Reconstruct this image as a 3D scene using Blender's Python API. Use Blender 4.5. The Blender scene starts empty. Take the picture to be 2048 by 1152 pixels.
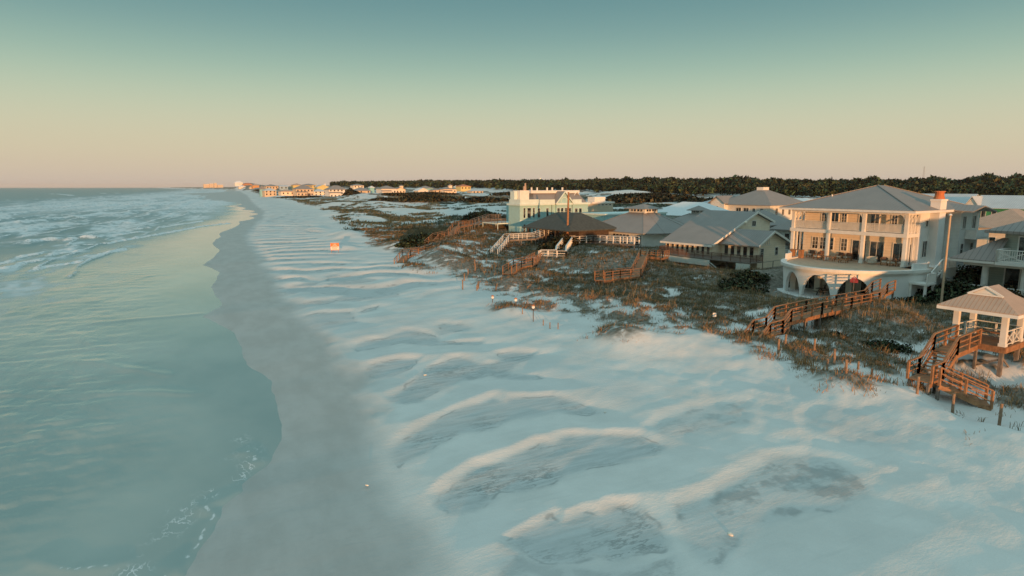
import bpy, bmesh, math, random
import numpy as np
from mathutils import Vector
random.seed(7); rng = np.random.default_rng(7)
R = math.radians
sc = bpy.context.scene
C = bpy.data.collections.new('place'); sc.collection.children.link(C)

# ------------------------------------------------------------------ camera, sky, sun
cam_d = bpy.data.cameras.new('camera'); cam = bpy.data.objects.new('camera', cam_d); C.objects.link(cam)
cam_d.sensor_width = 36; cam_d.lens = 22.5; cam_d.clip_start = .5; cam_d.clip_end = 40000
cam.location = (0, 0, 14); cam.rotation_euler = (R(90 - 8.968), 0, R(-24.5))
sc.camera = cam
sc.render.engine = 'CYCLES'; sc.cycles.use_denoising = True; sc.cycles.max_bounces = 8; sc.cycles.diffuse_bounces = 6
sc.cycles.transparent_max_bounces = 4
sc.view_settings.view_transform = 'Standard'; sc.view_settings.look = 'None'
sc.view_settings.exposure = 0; sc.view_settings.gamma = 1

def lin(r, g, b):
    f = lambda c: c / 12.92 if c <= .04045 else ((c + .055) / 1.055) ** 2.4
    return (f(r / 255), f(g / 255), f(b / 255), 1)

SUN_EL, SUN_AZ = 1.8, 194.5        # low sun behind the camera
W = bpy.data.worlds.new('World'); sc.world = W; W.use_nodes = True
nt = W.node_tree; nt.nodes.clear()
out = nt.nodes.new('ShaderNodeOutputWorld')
sky = nt.nodes.new('ShaderNodeTexSky'); sky.sky_type = 'NISHITA'; sky.sun_disc = False
sky.sun_elevation = R(SUN_EL); sky.sun_rotation = R(SUN_AZ); sky.altitude = 10; sky.dust_density = 2
b1 = nt.nodes.new('ShaderNodeBackground'); b1.inputs[1].default_value = .1
nt.links.new(sky.outputs[0], b1.inputs[0])
tc = nt.nodes.new('ShaderNodeTexCoord'); sep = nt.nodes.new('ShaderNodeSeparateXYZ')
nt.links.new(tc.outputs['Generated'], sep.inputs[0])
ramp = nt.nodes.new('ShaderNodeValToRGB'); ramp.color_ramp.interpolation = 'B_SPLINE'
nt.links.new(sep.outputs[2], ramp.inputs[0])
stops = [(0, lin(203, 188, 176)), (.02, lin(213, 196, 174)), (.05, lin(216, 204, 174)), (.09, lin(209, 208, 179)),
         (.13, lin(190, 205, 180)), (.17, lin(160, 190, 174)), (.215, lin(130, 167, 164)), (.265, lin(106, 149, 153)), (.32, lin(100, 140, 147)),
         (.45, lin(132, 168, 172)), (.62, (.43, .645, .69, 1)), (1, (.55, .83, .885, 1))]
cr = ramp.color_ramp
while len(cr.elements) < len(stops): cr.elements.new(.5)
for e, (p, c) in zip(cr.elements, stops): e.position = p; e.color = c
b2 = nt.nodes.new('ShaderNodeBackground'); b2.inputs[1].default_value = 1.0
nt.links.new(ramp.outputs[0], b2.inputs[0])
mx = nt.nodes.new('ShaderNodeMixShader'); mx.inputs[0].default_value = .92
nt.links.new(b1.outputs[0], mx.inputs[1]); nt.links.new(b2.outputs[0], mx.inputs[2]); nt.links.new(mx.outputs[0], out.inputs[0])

sd = bpy.data.lights.new('sun', 'SUN'); sd.energy = 5; sd.angle = R(.55); sd.color = (1, .47, .19)
sun = bpy.data.objects.new('sun', sd); C.objects.link(sun)
sdir = Vector((math.sin(R(SUN_AZ - 180)) * math.cos(R(SUN_EL)), math.cos(R(SUN_AZ - 180)) * math.cos(R(SUN_EL)), -math.sin(R(SUN_EL))))
sun.rotation_euler = sdir.to_track_quat('-Z', 'Y').to_euler(); sun.location = (-40, -120, 60)

# ------------------------------------------------------------------ materials
MATS = {}
def mat(name, col, rough=.7, kind='plain', var=.12, scale=1.5, period=.3, bump=.3, spec=.4, dirt=0, metal=0):
    m = bpy.data.materials.new(name); m.use_nodes = True; n = m.node_tree; N = n.nodes; L = n.links
    bs = N['Principled BSDF']; bs.inputs['Roughness'].default_value = rough; bs.inputs['Metallic'].default_value = metal
    bs.inputs['Specular IOR Level'].default_value = spec
    g = N.new('ShaderNodeNewGeometry')
    no = N.new('ShaderNodeTexNoise'); no.inputs['Scale'].default_value = scale; no.inputs['Detail'].default_value = 5
    L.new(g.outputs['Position'], no.inputs['Vector'])
    mr = N.new('ShaderNodeMapRange'); mr.inputs[1].default_value = .3; mr.inputs[2].default_value = .7
    mr.inputs[3].default_value = 1 - var; mr.inputs[4].default_value = 1 + var
    L.new(no.outputs[0], mr.inputs[0])
    mul = N.new('ShaderNodeMix'); mul.data_type = 'RGBA'; mul.blend_type = 'MULTIPLY'; mul.inputs[0].default_value = 1
    mul.inputs[6].default_value = (*col, 1); L.new(mr.outputs[0], mul.inputs[7])
    last = mul.outputs[2]
    uv = N.new('ShaderNodeUVMap'); uv.uv_map = 'UVMap'
    if kind in ('siding', 'seam', 'plank', 'vplank'):
        sp = N.new('ShaderNodeSeparateXYZ'); L.new(uv.outputs[0], sp.inputs[0])
        ax = sp.outputs[0] if kind in ('seam', 'plank') else sp.outputs[1]
        d = N.new('ShaderNodeMath'); d.operation = 'DIVIDE'; L.new(ax, d.inputs[0]); d.inputs[1].default_value = period
        fr = N.new('ShaderNodeMath'); fr.operation = 'FRACT'; L.new(d.outputs[0], fr.inputs[0])
        w = N.new('ShaderNodeValToRGB')
        e = w.color_ramp.elements
        if kind == 'siding': e[0].position = 0; e[0].color = (.0, .0, .0, 1); e[1].position = .22; e[1].color = (1, 1, 1, 1)
        elif kind == 'seam': e[0].position = .04; e[0].color = (1, 1, 1, 1); e[1].position = .16; e[1].color = (0, 0, 0, 1)
        else: e[0].position = .02; e[0].color = (0, 0, 0, 1); e[1].position = .12; e[1].color = (1, 1, 1, 1)
        L.new(fr.outputs[0], w.inputs[0])
        bp = N.new('ShaderNodeBump'); bp.inputs['Strength'].default_value = bump; bp.inputs['Distance'].default_value = .04
        L.new(w.outputs[0], bp.inputs['Height']); L.new(bp.outputs[0], bs.inputs['Normal'])
        mu2 = N.new('ShaderNodeMix'); mu2.data_type = 'RGBA'; mu2.blend_type = 'MULTIPLY'; mu2.inputs[0].default_value = .42 if kind == 'seam' else .28
        L.new(last, mu2.inputs[6])
        if kind == 'seam':
            inv = N.new('ShaderNodeInvert'); L.new(w.outputs[0], inv.inputs['Color']); L.new(inv.outputs[0], mu2.inputs[7])
        else: L.new(w.outputs[0], mu2.inputs[7])
        last = mu2.outputs[2]
    L.new(last, bs.inputs['Base Color'])
    MATS[name] = m; return m

mat('white_paint', (.72, .70, .65), .55, var=.07)
mat('white_stucco', (.74, .73, .70), .8, var=.06, scale=.8)
mat('cream_siding', (.79, .68, .53), .6, 'vplank', var=.06, period=.35)
mat('pale_siding', (.60, .62, .56), .6, 'siding', var=.06, period=.18)
mat('white_siding', (.70, .70, .66), .6, 'siding', var=.06, period=.18)
mat('mint_siding', (.36, .58, .58), .6, 'siding', var=.06, period=.18)
mat('mint_trim', (.60, .72, .69), .6, var=.06)
mat('tan_stucco', (.52, .44, .33), .8, var=.06)
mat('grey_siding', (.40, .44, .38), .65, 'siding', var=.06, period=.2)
mat('green_siding', (.05, .28, .12), .6, 'vplank', var=.15, period=.4)
mat('yellow_siding', (.62, .52, .22), .6, var=.08)
mat('beige_siding', (.62, .50, .36), .65, 'siding', var=.08, period=.25)
mat('sunlit_siding', (.55, .30, .12), .65, var=.1)  # warm sunlight put into the colour of these far walls
mat('teal_siding', (.25, .50, .50), .65, var=.1)
mat('blue_siding', (.32, .45, .55), .65, var=.1)
mat('metal_roof', (.25, .225, .205), .5, 'seam', var=.07, scale=.5, period=.42, bump=.5)
mat('metal_roof_far', (.30, .28, .27), .5, var=.1, scale=.3)
mat('pale_metal_roof', (.50, .54, .56), .5, 'seam', var=.07, scale=.5, period=.5, bump=.4)
mat('white_roof', (.70, .72, .72), .6, var=.05)
mat('tan_roof', (.46, .33, .245), .6, 'seam', var=.07, period=.24, bump=.8)
mat('rust_roof', (.45, .17, .08), .7, var=.1)
mat('dark_roof', (.06, .066, .058), .85, var=.25, scale=2)
mat('glass', (.012, .016, .018), .08, var=.2, spec=.8)
def curtains(m):                                          # dark panes, some with a pale blind or curtain behind them
    n = m.node_tree; bs = n.nodes['Principled BSDF']; g = n.nodes.new('ShaderNodeNewGeometry'); t = n.nodes.new('ShaderNodeTexNoise'); t.inputs['Scale'].default_value = .9; t.inputs['Detail'].default_value = 1
    n.links.new(g.outputs['Position'], t.inputs['Vector']); r = n.nodes.new('ShaderNodeValToRGB'); e = r.color_ramp.elements
    e[0].position = .50; e[0].color = (.012, .016, .018, 1); e[1].position = .60; e[1].color = (.13, .125, .11, 1); n.links.new(t.outputs[0], r.inputs[0]); n.links.new(r.outputs[0], bs.inputs['Base Color'])
curtains(MATS['glass'])
mat('pale_wood', (.50, .37, .25), .7, var=.12)
mat('wood', (.31, .155, .075), .75, 'plank', var=.3, scale=3, period=.15, bump=.3)
mat('weathered_wood', (.19, .16, .135), .8, 'plank', var=.3, scale=3, period=.15, bump=.3)
mat('dark_wood', (.075, .055, .042), .75, var=.3, scale=3)
mat('deck_tan', (.46, .36, .26), .6, 'plank', var=.15, period=.5)
mat('terracotta', (.50, .16, .06), .75, var=.15, scale=4)
mat('cushion', (.55, .50, .42), .9, var=.1)
mat('sign_white', (.75, .74, .70), .5, var=.04)
mat('sign_orange', (.75, .17, .03), .5, var=.06)
mat('sign_red', (.45, .06, .07), .6, var=.1)
mat('brown_frame', (.16, .09, .06), .7, var=.15)
mat('post_wood', (.26, .17, .11), .85, var=.35, scale=6)
mat('bark', (.10, .075, .055), .9, var=.3, scale=8)
mat('beige_int', (.58, .52, .43), .8, var=.08)  # even beige of the room behind the arches
mat('shell', (.72, .66, .56), .7, var=.2, scale=8)

# ------------------------------------------------------------------ mesh helpers
ZB = {}
class MB:
    def __init__(s): s.v = []; s.f = []
    def face(s, *pts):
        i = len(s.v); s.v += [tuple(map(float, p)) for p in pts]; s.f.append(tuple(range(i, i + len(pts)))); return s
    def box(s, x0, y0, z0, x1, y1, z1):
        if x1 < x0: x0, x1 = x1, x0
        if y1 < y0: y0, y1 = y1, y0
        i = len(s.v)
        s.v += [(x0, y0, z0), (x1, y0, z0), (x1, y1, z0), (x0, y1, z0), (x0, y0, z1), (x1, y0, z1), (x1, y1, z1), (x0, y1, z1)]
        s.f += [tuple(i + k for k in q) for q in ((0, 3, 2, 1), (4, 5, 6, 7), (0, 1, 5, 4), (1, 2, 6, 5), (2, 3, 7, 6), (3, 0, 4, 7))]
        return s
    def bar(s, p, q, w, h=None):                        # a beam of section w x h from p to q
        h = h or w; p = np.array(p, float); q = np.array(q, float); d = q - p; l = np.linalg.norm(d)
        if l < 1e-6: return s
        d /= l; up = np.array([0, 0, 1.]) if abs(d[2]) < .95 else np.array([0, 1., 0])
        a = np.cross(d, up); a /= np.linalg.norm(a); b = np.cross(a, d)
        i = len(s.v)
        for c in (p, q):
            for sa, sb in ((-1, -1), (1, -1), (1, 1), (-1, 1)): s.v.append(tuple(c + a * sa * w / 2 + b * sb * h / 2))
        s.f += [tuple(i + k for k in f) for f in ((0, 1, 2, 3), (7, 6, 5, 4), (0, 4, 5, 1), (1, 5, 6, 2), (2, 6, 7, 3), (3, 7, 4, 0))]
        return s
    def cyl(s, p, q, r0, r1=None, n=10):
        r1 = r0 if r1 is None else r1; p = np.array(p, float); q = np.array(q, float); d = q - p; d /= np.linalg.norm(d)
        up = np.array([0, 0, 1.]) if abs(d[2]) < .9 else np.array([1., 0, 0])
        a = np.cross(d, up); a /= np.linalg.norm(a); b = np.cross(d, a); i = len(s.v)
        for c, r in ((p, r0), (q, r1)):
            for k in range(n):
                t = 2 * math.pi * k / n; s.v.append(tuple(c + (a * math.cos(t) + b * math.sin(t)) * r))
        for k in range(n): s.f.append((i + k, i + (k + 1) % n, i + n + (k + 1) % n, i + n + k))
        s.f.append(tuple(i + k for k in range(n))[::-1]); s.f.append(tuple(i + n + k for k in range(n)))
        return s
    def prism(s, pts, z0, z1):
        n = len(pts); i = len(s.v)
        s.v += [(x, y, z0) for x, y in pts] + [(x, y, z1) for x, y in pts]
        for k in range(n): s.f.append((i + k, i + (k + 1) % n, i + n + (k + 1) % n, i + n + k))
        s.f.append(tuple(range(i + n - 1, i - 1, -1))); s.f.append(tuple(range(i + n, i + 2 * n)))
        return s
    def slab(s, pts, t):                                # a sloping polygon with thickness t straight down
        n = len(pts); i = len(s.v)
        s.v += [tuple(p) for p in pts] + [(p[0], p[1], p[2] - t) for p in pts]
        s.f.append(tuple(range(i, i + n))); s.f.append(tuple(range(i + 2 * n - 1, i + n - 1, -1)))
        for k in range(n): s.f.append((i + k, i + n + k, i + n + (k + 1) % n, i + (k + 1) % n))
        return s
    def hip(s, x0, y0, x1, y1, z, rise, rx0, rx1, ry0, ry1, t=.16):   # hipped roof with a ridge (or flat) from (rx0,ry0) to (rx1,ry1)
        E = [(x0, y0, z), (x1, y0, z), (x1, y1, z), (x0, y1, z)]; T = [(rx0, ry0, z + rise), (rx1, ry0, z + rise), (rx1, ry1, z + rise), (rx0, ry1, z + rise)]
        def q(*p):
            o = [];
            for a in p:
                if not o or a != o[-1]: o.append(a)
            if o[0] == o[-1]: o.pop()
            if len(o) > 2: s.face(*o)
        q(E[0], E[1], T[1], T[0]); q(E[1], E[2], T[2], T[1]); q(E[2], E[3], T[3], T[2]); q(E[3], E[0], T[0], T[3])
        if rx1 > rx0 and ry1 > ry0: q(*T)
        B = [(a[0], a[1], z - t) for a in E]
        for k in range(4): s.face(B[k], B[(k + 1) % 4], E[(k + 1) % 4], E[k])
        s.face(*B[::-1]); return s
    def obj(s, name, m, parent=None, zb=None, smooth=False, label=None):
        me = bpy.data.meshes.new(name)
        z = zb if zb is not None else (ZB.get(parent.name, 0) if parent else 0)
        v = [(a, b, c - z) for a, b, c in s.v]
        me.from_pydata(v, [], s.f)
        uvl = me.uv_layers.new(name='UVMap'); va = np.array(v, float)
        uvs = []
        for f in s.f:
            p = va[list(f)]; nn = np.zeros(3)
            for k in range(1, len(f) - 1): nn += np.cross(p[k] - p[0], p[k + 1] - p[0])
            l = np.linalg.norm(nn); nn = nn / l if l > 1e-12 else np.array([0, 0, 1.])
            if abs(nn[2]) > .995: u = np.array([0, 1., 0])
            else: u = np.array([-nn[1], nn[0], 0]); u /= np.linalg.norm(u)
            w = np.cross(nn, u)
            for q in p: uvs += [q @ u, q @ w]
        uvl.data.foreach_set('uv', uvs)
        me.materials.append(MATS[m] if isinstance(m, str) else m)
        if smooth: me.polygons.foreach_set('use_smooth', [True] * len(me.polygons))
        o = bpy.data.objects.new(name, me); C.objects.link(o)
        if parent: o.parent = parent; ZB[o.name] = z
        if label: o['label'] = label
        return o
def thing(name, label, cat, loc, rot=0, group=None):
    o = bpy.data.objects.new(name, None); C.objects.link(o); o.empty_display_size = .5
    o.location = loc; o.rotation_euler = (0, 0, R(rot)); o['label'] = label; o['category'] = cat
    if group: o['group'] = group
    ZB[o.name] = loc[2]; return o
def tag(o, label, cat, group=None):
    o['label'] = label; o['category'] = cat
    if group: o['group'] = group
    return o
def raw_mesh(name, v, f, m, smooth=False):               # big numpy meshes, f is an (n,3|4) array
    me = bpy.data.meshes.new(name); v = np.asarray(v, np.float32); f = np.asarray(f, np.int32); k = f.shape[1]
    me.vertices.add(len(v)); me.vertices.foreach_set('co', v.ravel())
    me.loops.add(f.size); me.loops.foreach_set('vertex_index', f.ravel())
    me.polygons.add(len(f)); me.polygons.foreach_set('loop_start', np.arange(0, f.size, k, dtype=np.int32))
    me.polygons.foreach_set('loop_total', np.full(len(f), k, np.int32))
    if smooth: me.polygons.foreach_set('use_smooth', np.ones(len(f), bool))
    me.update(calc_edges=True); me.materials.append(m)
    o = bpy.data.objects.new(name, me); C.objects.link(o); return o
def attr(o, name, arr):
    a = o.data.attributes.new(name, 'FLOAT', 'POINT'); a.data.foreach_set('value', np.asarray(arr, np.float32))
def fattr(o, name, arr):
    a = o.data.attributes.new(name, 'FLOAT_COLOR', 'POINT')
    c = np.ones((len(arr), 4), np.float32); c[:, :3] = arr; a.data.foreach_set('color', c.ravel())

# ------------------------------------------------------------------ noise and terrain
def _h(i, j, s):
    n = (i.astype(np.int64) * 374761393 + j.astype(np.int64) * 668265263 + s * 982451653) & 0x7fffffff
    n = ((n ^ (n >> 13)) * 1274126177) & 0x7fffffff
    return ((n ^ (n >> 16)) & 0xffff) / 65535.0
def noise(x, y, s=0):
    x = np.asarray(x, float); y = np.asarray(y, float); i = np.floor(x); j = np.floor(y); u = x - i; w = y - j
    u = u * u * u * (u * (6 * u - 15) + 10); w = w * w * w * (w * (6 * w - 15) + 10)
    return (_h(i, j, s) * (1 - u) + _h(i + 1, j, s) * u) * (1 - w) + (_h(i, j + 1, s) * (1 - u) + _h(i + 1, j + 1, s) * u) * w
def fbm(x, y, s=0, o=4):
    r = 0; a = .5
    for k in range(o): r = r + a * noise(x * 2 ** k + 17.3 * k, y * 2 ** k - 9.1 * k, s + k); a *= .5
    return r / (1 - .5 ** o)
def sm(a, b, x):
    t = np.clip((np.asarray(x, float) - a) / (b - a), 0, 1); return t * t * (3 - 2 * t)
def coast(Y): return np.interp(Y, [-800, 0, 190, 260, 300, 384, 640, 1000, 2000, 3500, 4500, 5500, 14000], [-20, 0, 0, 6, 11, 17, 22, 32, 45, 50, 0, -130, -900])
SHY = [-50, 5, 15, 24.7, 27.7, 30.2, 33.2, 36.4, 38.8, 48.6, 53.8, 60, 66.6, 71, 76.6, 79, 83.2, 90, 98.7, 107, 115.8, 122, 128.4, 140, 157.9, 166, 177, 200]
SHX = [-3, -4.5, -4, -2.6, -1.5, -.8, 1.4, 2.4, 2.6, 2.7, 1.2, 1.0, .7, -.6, -2.4, -1.6, -.2, -.9, -1.6, -1.0, -.4, -1.6, -3.3, -1.6, -.2, -1.2, -1.9, -.5]
def shore(Y):
    w = np.interp(Y, SHY, SHX)
    far = sm(190, 230, Y)
    w2 = 3.2 * (np.abs(np.sin(Y / 21.0 + 1.1 * np.sin(Y / 57.0))) - .6) + 1.5 * np.sin(Y / 45.0)
    fine = .35 * (fbm(Y / 2.2, Y * 0 + 3.1, 5, 3) - .5)
    return coast(Y) + w * (1 - far) + w2 * far * np.clip(Y / 260, 1, 2.5) + fine
BASE_S = [-400, -60, -10, 0, 8, 26, 31, 36, 41, 47, 56, 66, 90, 130, 220, 500, 1200, 3000]
BASE_Z = [-6, -2.2, -.5, 0, .42, 1.05, 1.25, 1.65, 1.85, 1.6, 1.55, 1.9, 2.4, 3.2, 4.5, 6, 8, 10]
BUMPS = [  # x, y, rx, ry, h : dunes seen in the photograph, and unseen ones added off frame to shade the big house
 (29.8, 42.5, 2.6, 3.6, 1.15), (33, 38.5, 3, 3, .45), (34.6, 26.2, 1.4, 2.2, .55), (26.8, 58, 1.5, 2.5, .5), (27.5, 64, 2, 3, .35),
 (57, 84, 6, 9, 1.5), (66, 106, 8, 8, .5), (34, 100, 3, 9, 1.1), (27.5, 97, 1.8, 5, .7), (45, 128, 9, 13, 1.5), (38, 112, 4, 8, .8), (62, 150, 14, 16, 2.2), (80, 190, 14, 16, 2.0),
 (30, 170, 4, 10, 1.3), (26, 200, 3, 9, .8), (24, 140, 2.5, 5, .5), (33, 132, 3, 6, .9), (44, 45.5, 4, 4, .35), (55, 39, 6, 5, .7), (50, 46, 5, 4, .5),
 (56, -4, 7, 8, 4.4), (40.0, 20.5, 3.6, 4.2, -1.0), (50, -22, 9, 12, 3.6), (66, -6, 8, 9, 3.2),
 (131, 625, 17, 22, 3.0), (118, 600, 8, 16, 2.5), (150, 640, 22, 22, 2.5), (106, 461, 12, 18, 2.0), (135, 448, 16, 18, 2.3), (124, 290, 20, 24, 2.0), (60, 300, 12, 22, 2.0), (85, 380, 16, 30, 2.2), (95, 240, 14, 18, 1.6), (52, 250, 9, 14, 1.4), (70, 420, 14, 30, 1.8),
 (330, 480, 40, 30, 4.5), (415, 610, 60, 40, 6), (260, 330, 30, 30, 3),
 (85, 2300, 38, 150, 15), (115, 2420, 50, 160, 11), (170, 2300, 50, 160, 6), (95, 980, 25, 60, 6), (75, 900, 14, 40, 4), (700, 900, 500, 250, 10), (500, 1500, 500, 400, 10), (1100, 650, 400, 250, 14)]
PADS = [  # flattened ground under buildings: x, y, r, z
 (72, 50, 13, 1.15), (76, 79, 14, .95), (84, 58, 10, 1.3), (86, 108, 12, 2.1), (80, 140, 14, 2.4), (86, 34, 14, 1.5), (47, 25.5, 4.0, 2.5), (64, 54, 9, .95)]
def gh(X, Y):
    X = np.asarray(X, float); Y = np.asarray(Y, float)
    s = X - coast(Y); s2 = X - shore(Y); k = sm(2, 12, s); e = s2 + (s - s2) * k
    z = np.interp(e, BASE_S, BASE_Z)
    far = sm(150, 500, Y)
    dm = sm(29, 36, s)
    z = z + dm * (1.25 + .4 * far) * (fbm(X / 9, Y / 11, 11, 3) - .42) + dm * .8 * (fbm(X / 3.1, Y / 3.4, 21, 3) - .5) * (1 - sm(60, 160, Y))
    z = z + dm * far * 3.0 * (fbm(X / 38, Y / 55, 31, 3) - .45)
    z = z + sm(14, 26, s) * (1 - dm) * .18 * (fbm(X / 5, Y / 5, 41, 3) - .5)
    z = z + 5 * sm(8, 45, s) * sm(800, 1300, Y)
    for bx, by, rx, ry, h in BUMPS: z = z + h * np.exp(-((X - bx) / rx) ** 2 - ((Y - by) / ry) ** 2)
    for px, py, r, pz in PADS:
        m = 1 - sm(r * .55, r * 1.15, np.hypot(X - px, Y - py)); z = z * (1 - m) + pz * m
    return z
def veg(X, Y):                                            # how much grass grows here, 0..1
    X = np.asarray(X, float); Y = np.asarray(Y, float)
    s = X - coast(Y)
    edge = np.interp(Y, [10, 15, 23, 27, 35, 42, 50, 60, 84, 110, 174, 300], [40, 39, 37.5, 33.5, 34.5, 30, 30, 27.5, 28, 28.5, 32, 35]) + 4.5 * (fbm(X / 6, Y / 5, 61, 3) - .45) + 4 * sm(75, 95, Y) * (noise(Y / 13, X * 0, 3) - .4)
    edge = edge - 14 * sm(620, 800, Y) 
    a = sm(-1.5, 5, s - edge)
    n = .6 * fbm(X / 4.2, Y / 5.5, 71, 4) + .4 * fbm(X / 1.7, Y / 2.0, 73, 3); n2 = fbm(X / 13, Y / 21, 81, 3)
    far = sm(120, 260, Y)
    nn = n * .62 + n2 * .38
    big = .5 * fbm(X / 26, Y / 60, 91, 4) + .5 * fbm(X / 9, Y / 11, 93, 4)
    nf = .45 * fbm(X / 1.2, Y / 1.5, 75, 3) + .55 * nn; v = sm(.385, .515, nf) * (1 - far) + far * sm(.495, .575, .25 * n + .75 * big)
    back = sm(46, 56, s) * (1 - sm(110, 150, Y)) * .5
    v = np.clip(v + back * sm(.3, .5, nn), 0, 1)
    v = np.maximum(v, sm(800, 1000, Y) * sm(.30, .40, fbm(X / 22, Y / 60, 97, 3)))
    for vx, vy, rx, ry, h in ((29.8, 44, 2.2, 3, .35), (34.6, 26.4, 1.6, 2.2, .6), (27, 60, 2.0, 2.2, .4), (28, 98, 2, 6, .9), (34, 103, 4, 8, .8), (62, 88, 9, 12, .6)):
        v = np.maximum(v, h * np.exp(-((X - vx) / rx) ** 2 - ((Y - vy) / ry) ** 2) * sm(.35, .6, n)); a = np.maximum(a, np.exp(-((X - vx) / rx) ** 2 - ((Y - vy) / ry) ** 2))
    return a * v
DAMP = [
 (1, [(9.24,46.26),(10.0,47.53),(10.89,47.8),(12.16,48.1),(13.46,47.33),(12.91,45.87),(11.78,44.79),(10.57,43.82),(9.71,43.78),(9.1,44.49)]),
 (1, [(9.37,39.59),(10.74,40.97),(11.97,42.61),(13.48,44.96),(14.79,45.35),(15.87,46.23),(16.52,46.29),(16.95,45.04),(17.26,43.56),(18.11,43.5),(18.77,43.37),(19.56,45.62),(20.79,45.43),(22.07,44.12),(21.34,43.04),(19.84,42.38),(18.62,41.05),(18.45,39.94),(19.47,38.9),(19.63,37.72),(18.35,38.31),(17.49,39.11),(16.73,40.58),(14.93,40.14),(13.19,39.6),(12.05,38.85),(10.9,37.71),(9.84,37.63),(9.25,38.24)]),
 (0.8, [(9.54,53.27),(10.08,54.69),(11.27,55.47),(12.49,55.36),(13.85,56.13),(15.15,57.24),(16.33,55.96),(17.06,54.67),(17.11,53.26),(16.8,51.42),(18.02,50.44),(19.77,49.85),(19.8,49.21),(19.11,48.7),(17.7,49.55),(15.47,50.57),(14.56,51.6),(13.51,52.92),(11.52,52.37),(9.65,52.02)]),
 (0.7, [(18.16,57.14),(19.19,57.99),(20.36,56.93),(20.99,54.83),(20.06,53.78),(18.16,53.69),(17.24,53.65)]),
 (0.9, [(7.3,31.51),(9.16,33.16),(10.85,34.64),(11.99,35.35),(14.03,35.72),(15.12,36.25),(15.49,35.05),(16.12,35.45),(17.51,34.81),(18.51,34.53),(19.37,32.95),(19.82,31.78),(19.76,30.43),(18.85,30.56),(17.57,31.73),(16.08,31.96),(14.58,32.07),(12.74,31.26),(11.44,31.59),(9.89,30.81),(8.67,29.98),(7.51,29.42),(6.99,28.64),(7.0,30.3)]),
 (1, [(8.03,25.61),(8.62,26.03),(9.17,26.5),(10.57,27.41),(11.57,27.37),(13.15,27.93),(14.52,28.46),(15.21,28.14),(16.19,28.67),(18.32,27.7),(19.64,26.61),(19.88,24.87),(18.89,24.24),(17.12,24.43),(15.32,24.46),(14.19,24.78),(13.02,24.21),(11.81,24.23),(10.7,24.4),(9.72,23.7),(8.96,23.28),(7.98,23.73),(7.77,24.59)]),
 (1, [(9.3,20.92),(9.96,21.14),(11.17,21.41),(11.95,21.77),(11.94,21.2),(13.19,21.5),(13.66,20.99),(14.52,21.21),(15.05,20.81),(15.13,19.46),(15.01,18.19),(14.58,17.65),(13.61,17.73),(12.5,17.67),(11.97,17.91),(11.66,18.5),(10.71,18.26),(10.03,18.57),(9.46,19.39),(9.42,20.0)]),
 (0.45, [(9.2,20.84),(9.51,19.49),(10.81,18.21),(12.45,17.58),(14.51,17.56),(14.57,17.18),(12.76,14.94),(7.1,17.52),(8.04,19.05)]),
 (0.6, [(15.75,19.2),(16.64,19.93),(18.84,20.15),(20.97,20.51),(23.47,21.33),(25.41,20.97),(25.57,19.36),(25.17,17.48),(24.29,16.64),(22.04,16.52),(20.11,16.86),(17.92,17.17),(16.84,16.38),(15.19,15.55),(14.92,16.51),(15.39,17.99)]),
 (0.45, [(24.89,28.68),(28.19,27.58),(25.56,24.77),(22.11,25.37),(20.61,26.06),(20.63,27.35)]),
 (0.4, [(29.04,24.55),(31.56,24.87),(32.13,21.44),(33.16,18.83),(29.56,19.62),(27.91,20.65),(27.36,22.67)]),
 (1, [(7.52,91.93),(10.44,93.47),(12.68,93.19),(10.98,90.35),(9.74,87.56),(8.17,85.14),(7.04,85.65)]),
 (0.8, [(13.89,98.16),(15.54,99.53),(16.42,97.42),(15.04,95.2),(13.89,96.12)]),
 (0.8, [(13.0,90.84),(15.13,92.82),(18.13,93.0),(20.57,90.35),(18.77,88.94),(16.18,87.98),(13.58,89.17)]),
 (0.8, [(9.71,84.44),(11.74,86.0),(13.82,85.05),(14.8,83.97),(12.62,83.11),(10.52,83.46)]),
 (0.8, [(17.31,83.46),(19.22,84.55),(20.28,82.75),(18.54,81.64)]),
 (0.8, [(11.55,77.91),(14.74,80.36),(16.38,79.91),(19.93,77.42),(19.28,74.93),(16.23,75.25),(13.69,74.85),(12.21,75.53)]),
 (0.8, [(12.81,67.86),(14.25,69.82),(15.75,70.98),(15.12,68.53),(13.37,67.39)]),
 (0.7, [(5.96,74.51),(8.2,77.87),(11.33,77.48),(12.21,75.53),(10.59,75.26),(8.13,73.98),(6.54,72.88)]),
 (0.7, [(5.25,69.65),(9.14,70.38),(12.35,68.92),(12.05,66.56),(12.07,62.72),(9.31,62.21),(7.23,61.15),(5.47,65.37)]),
]
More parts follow.
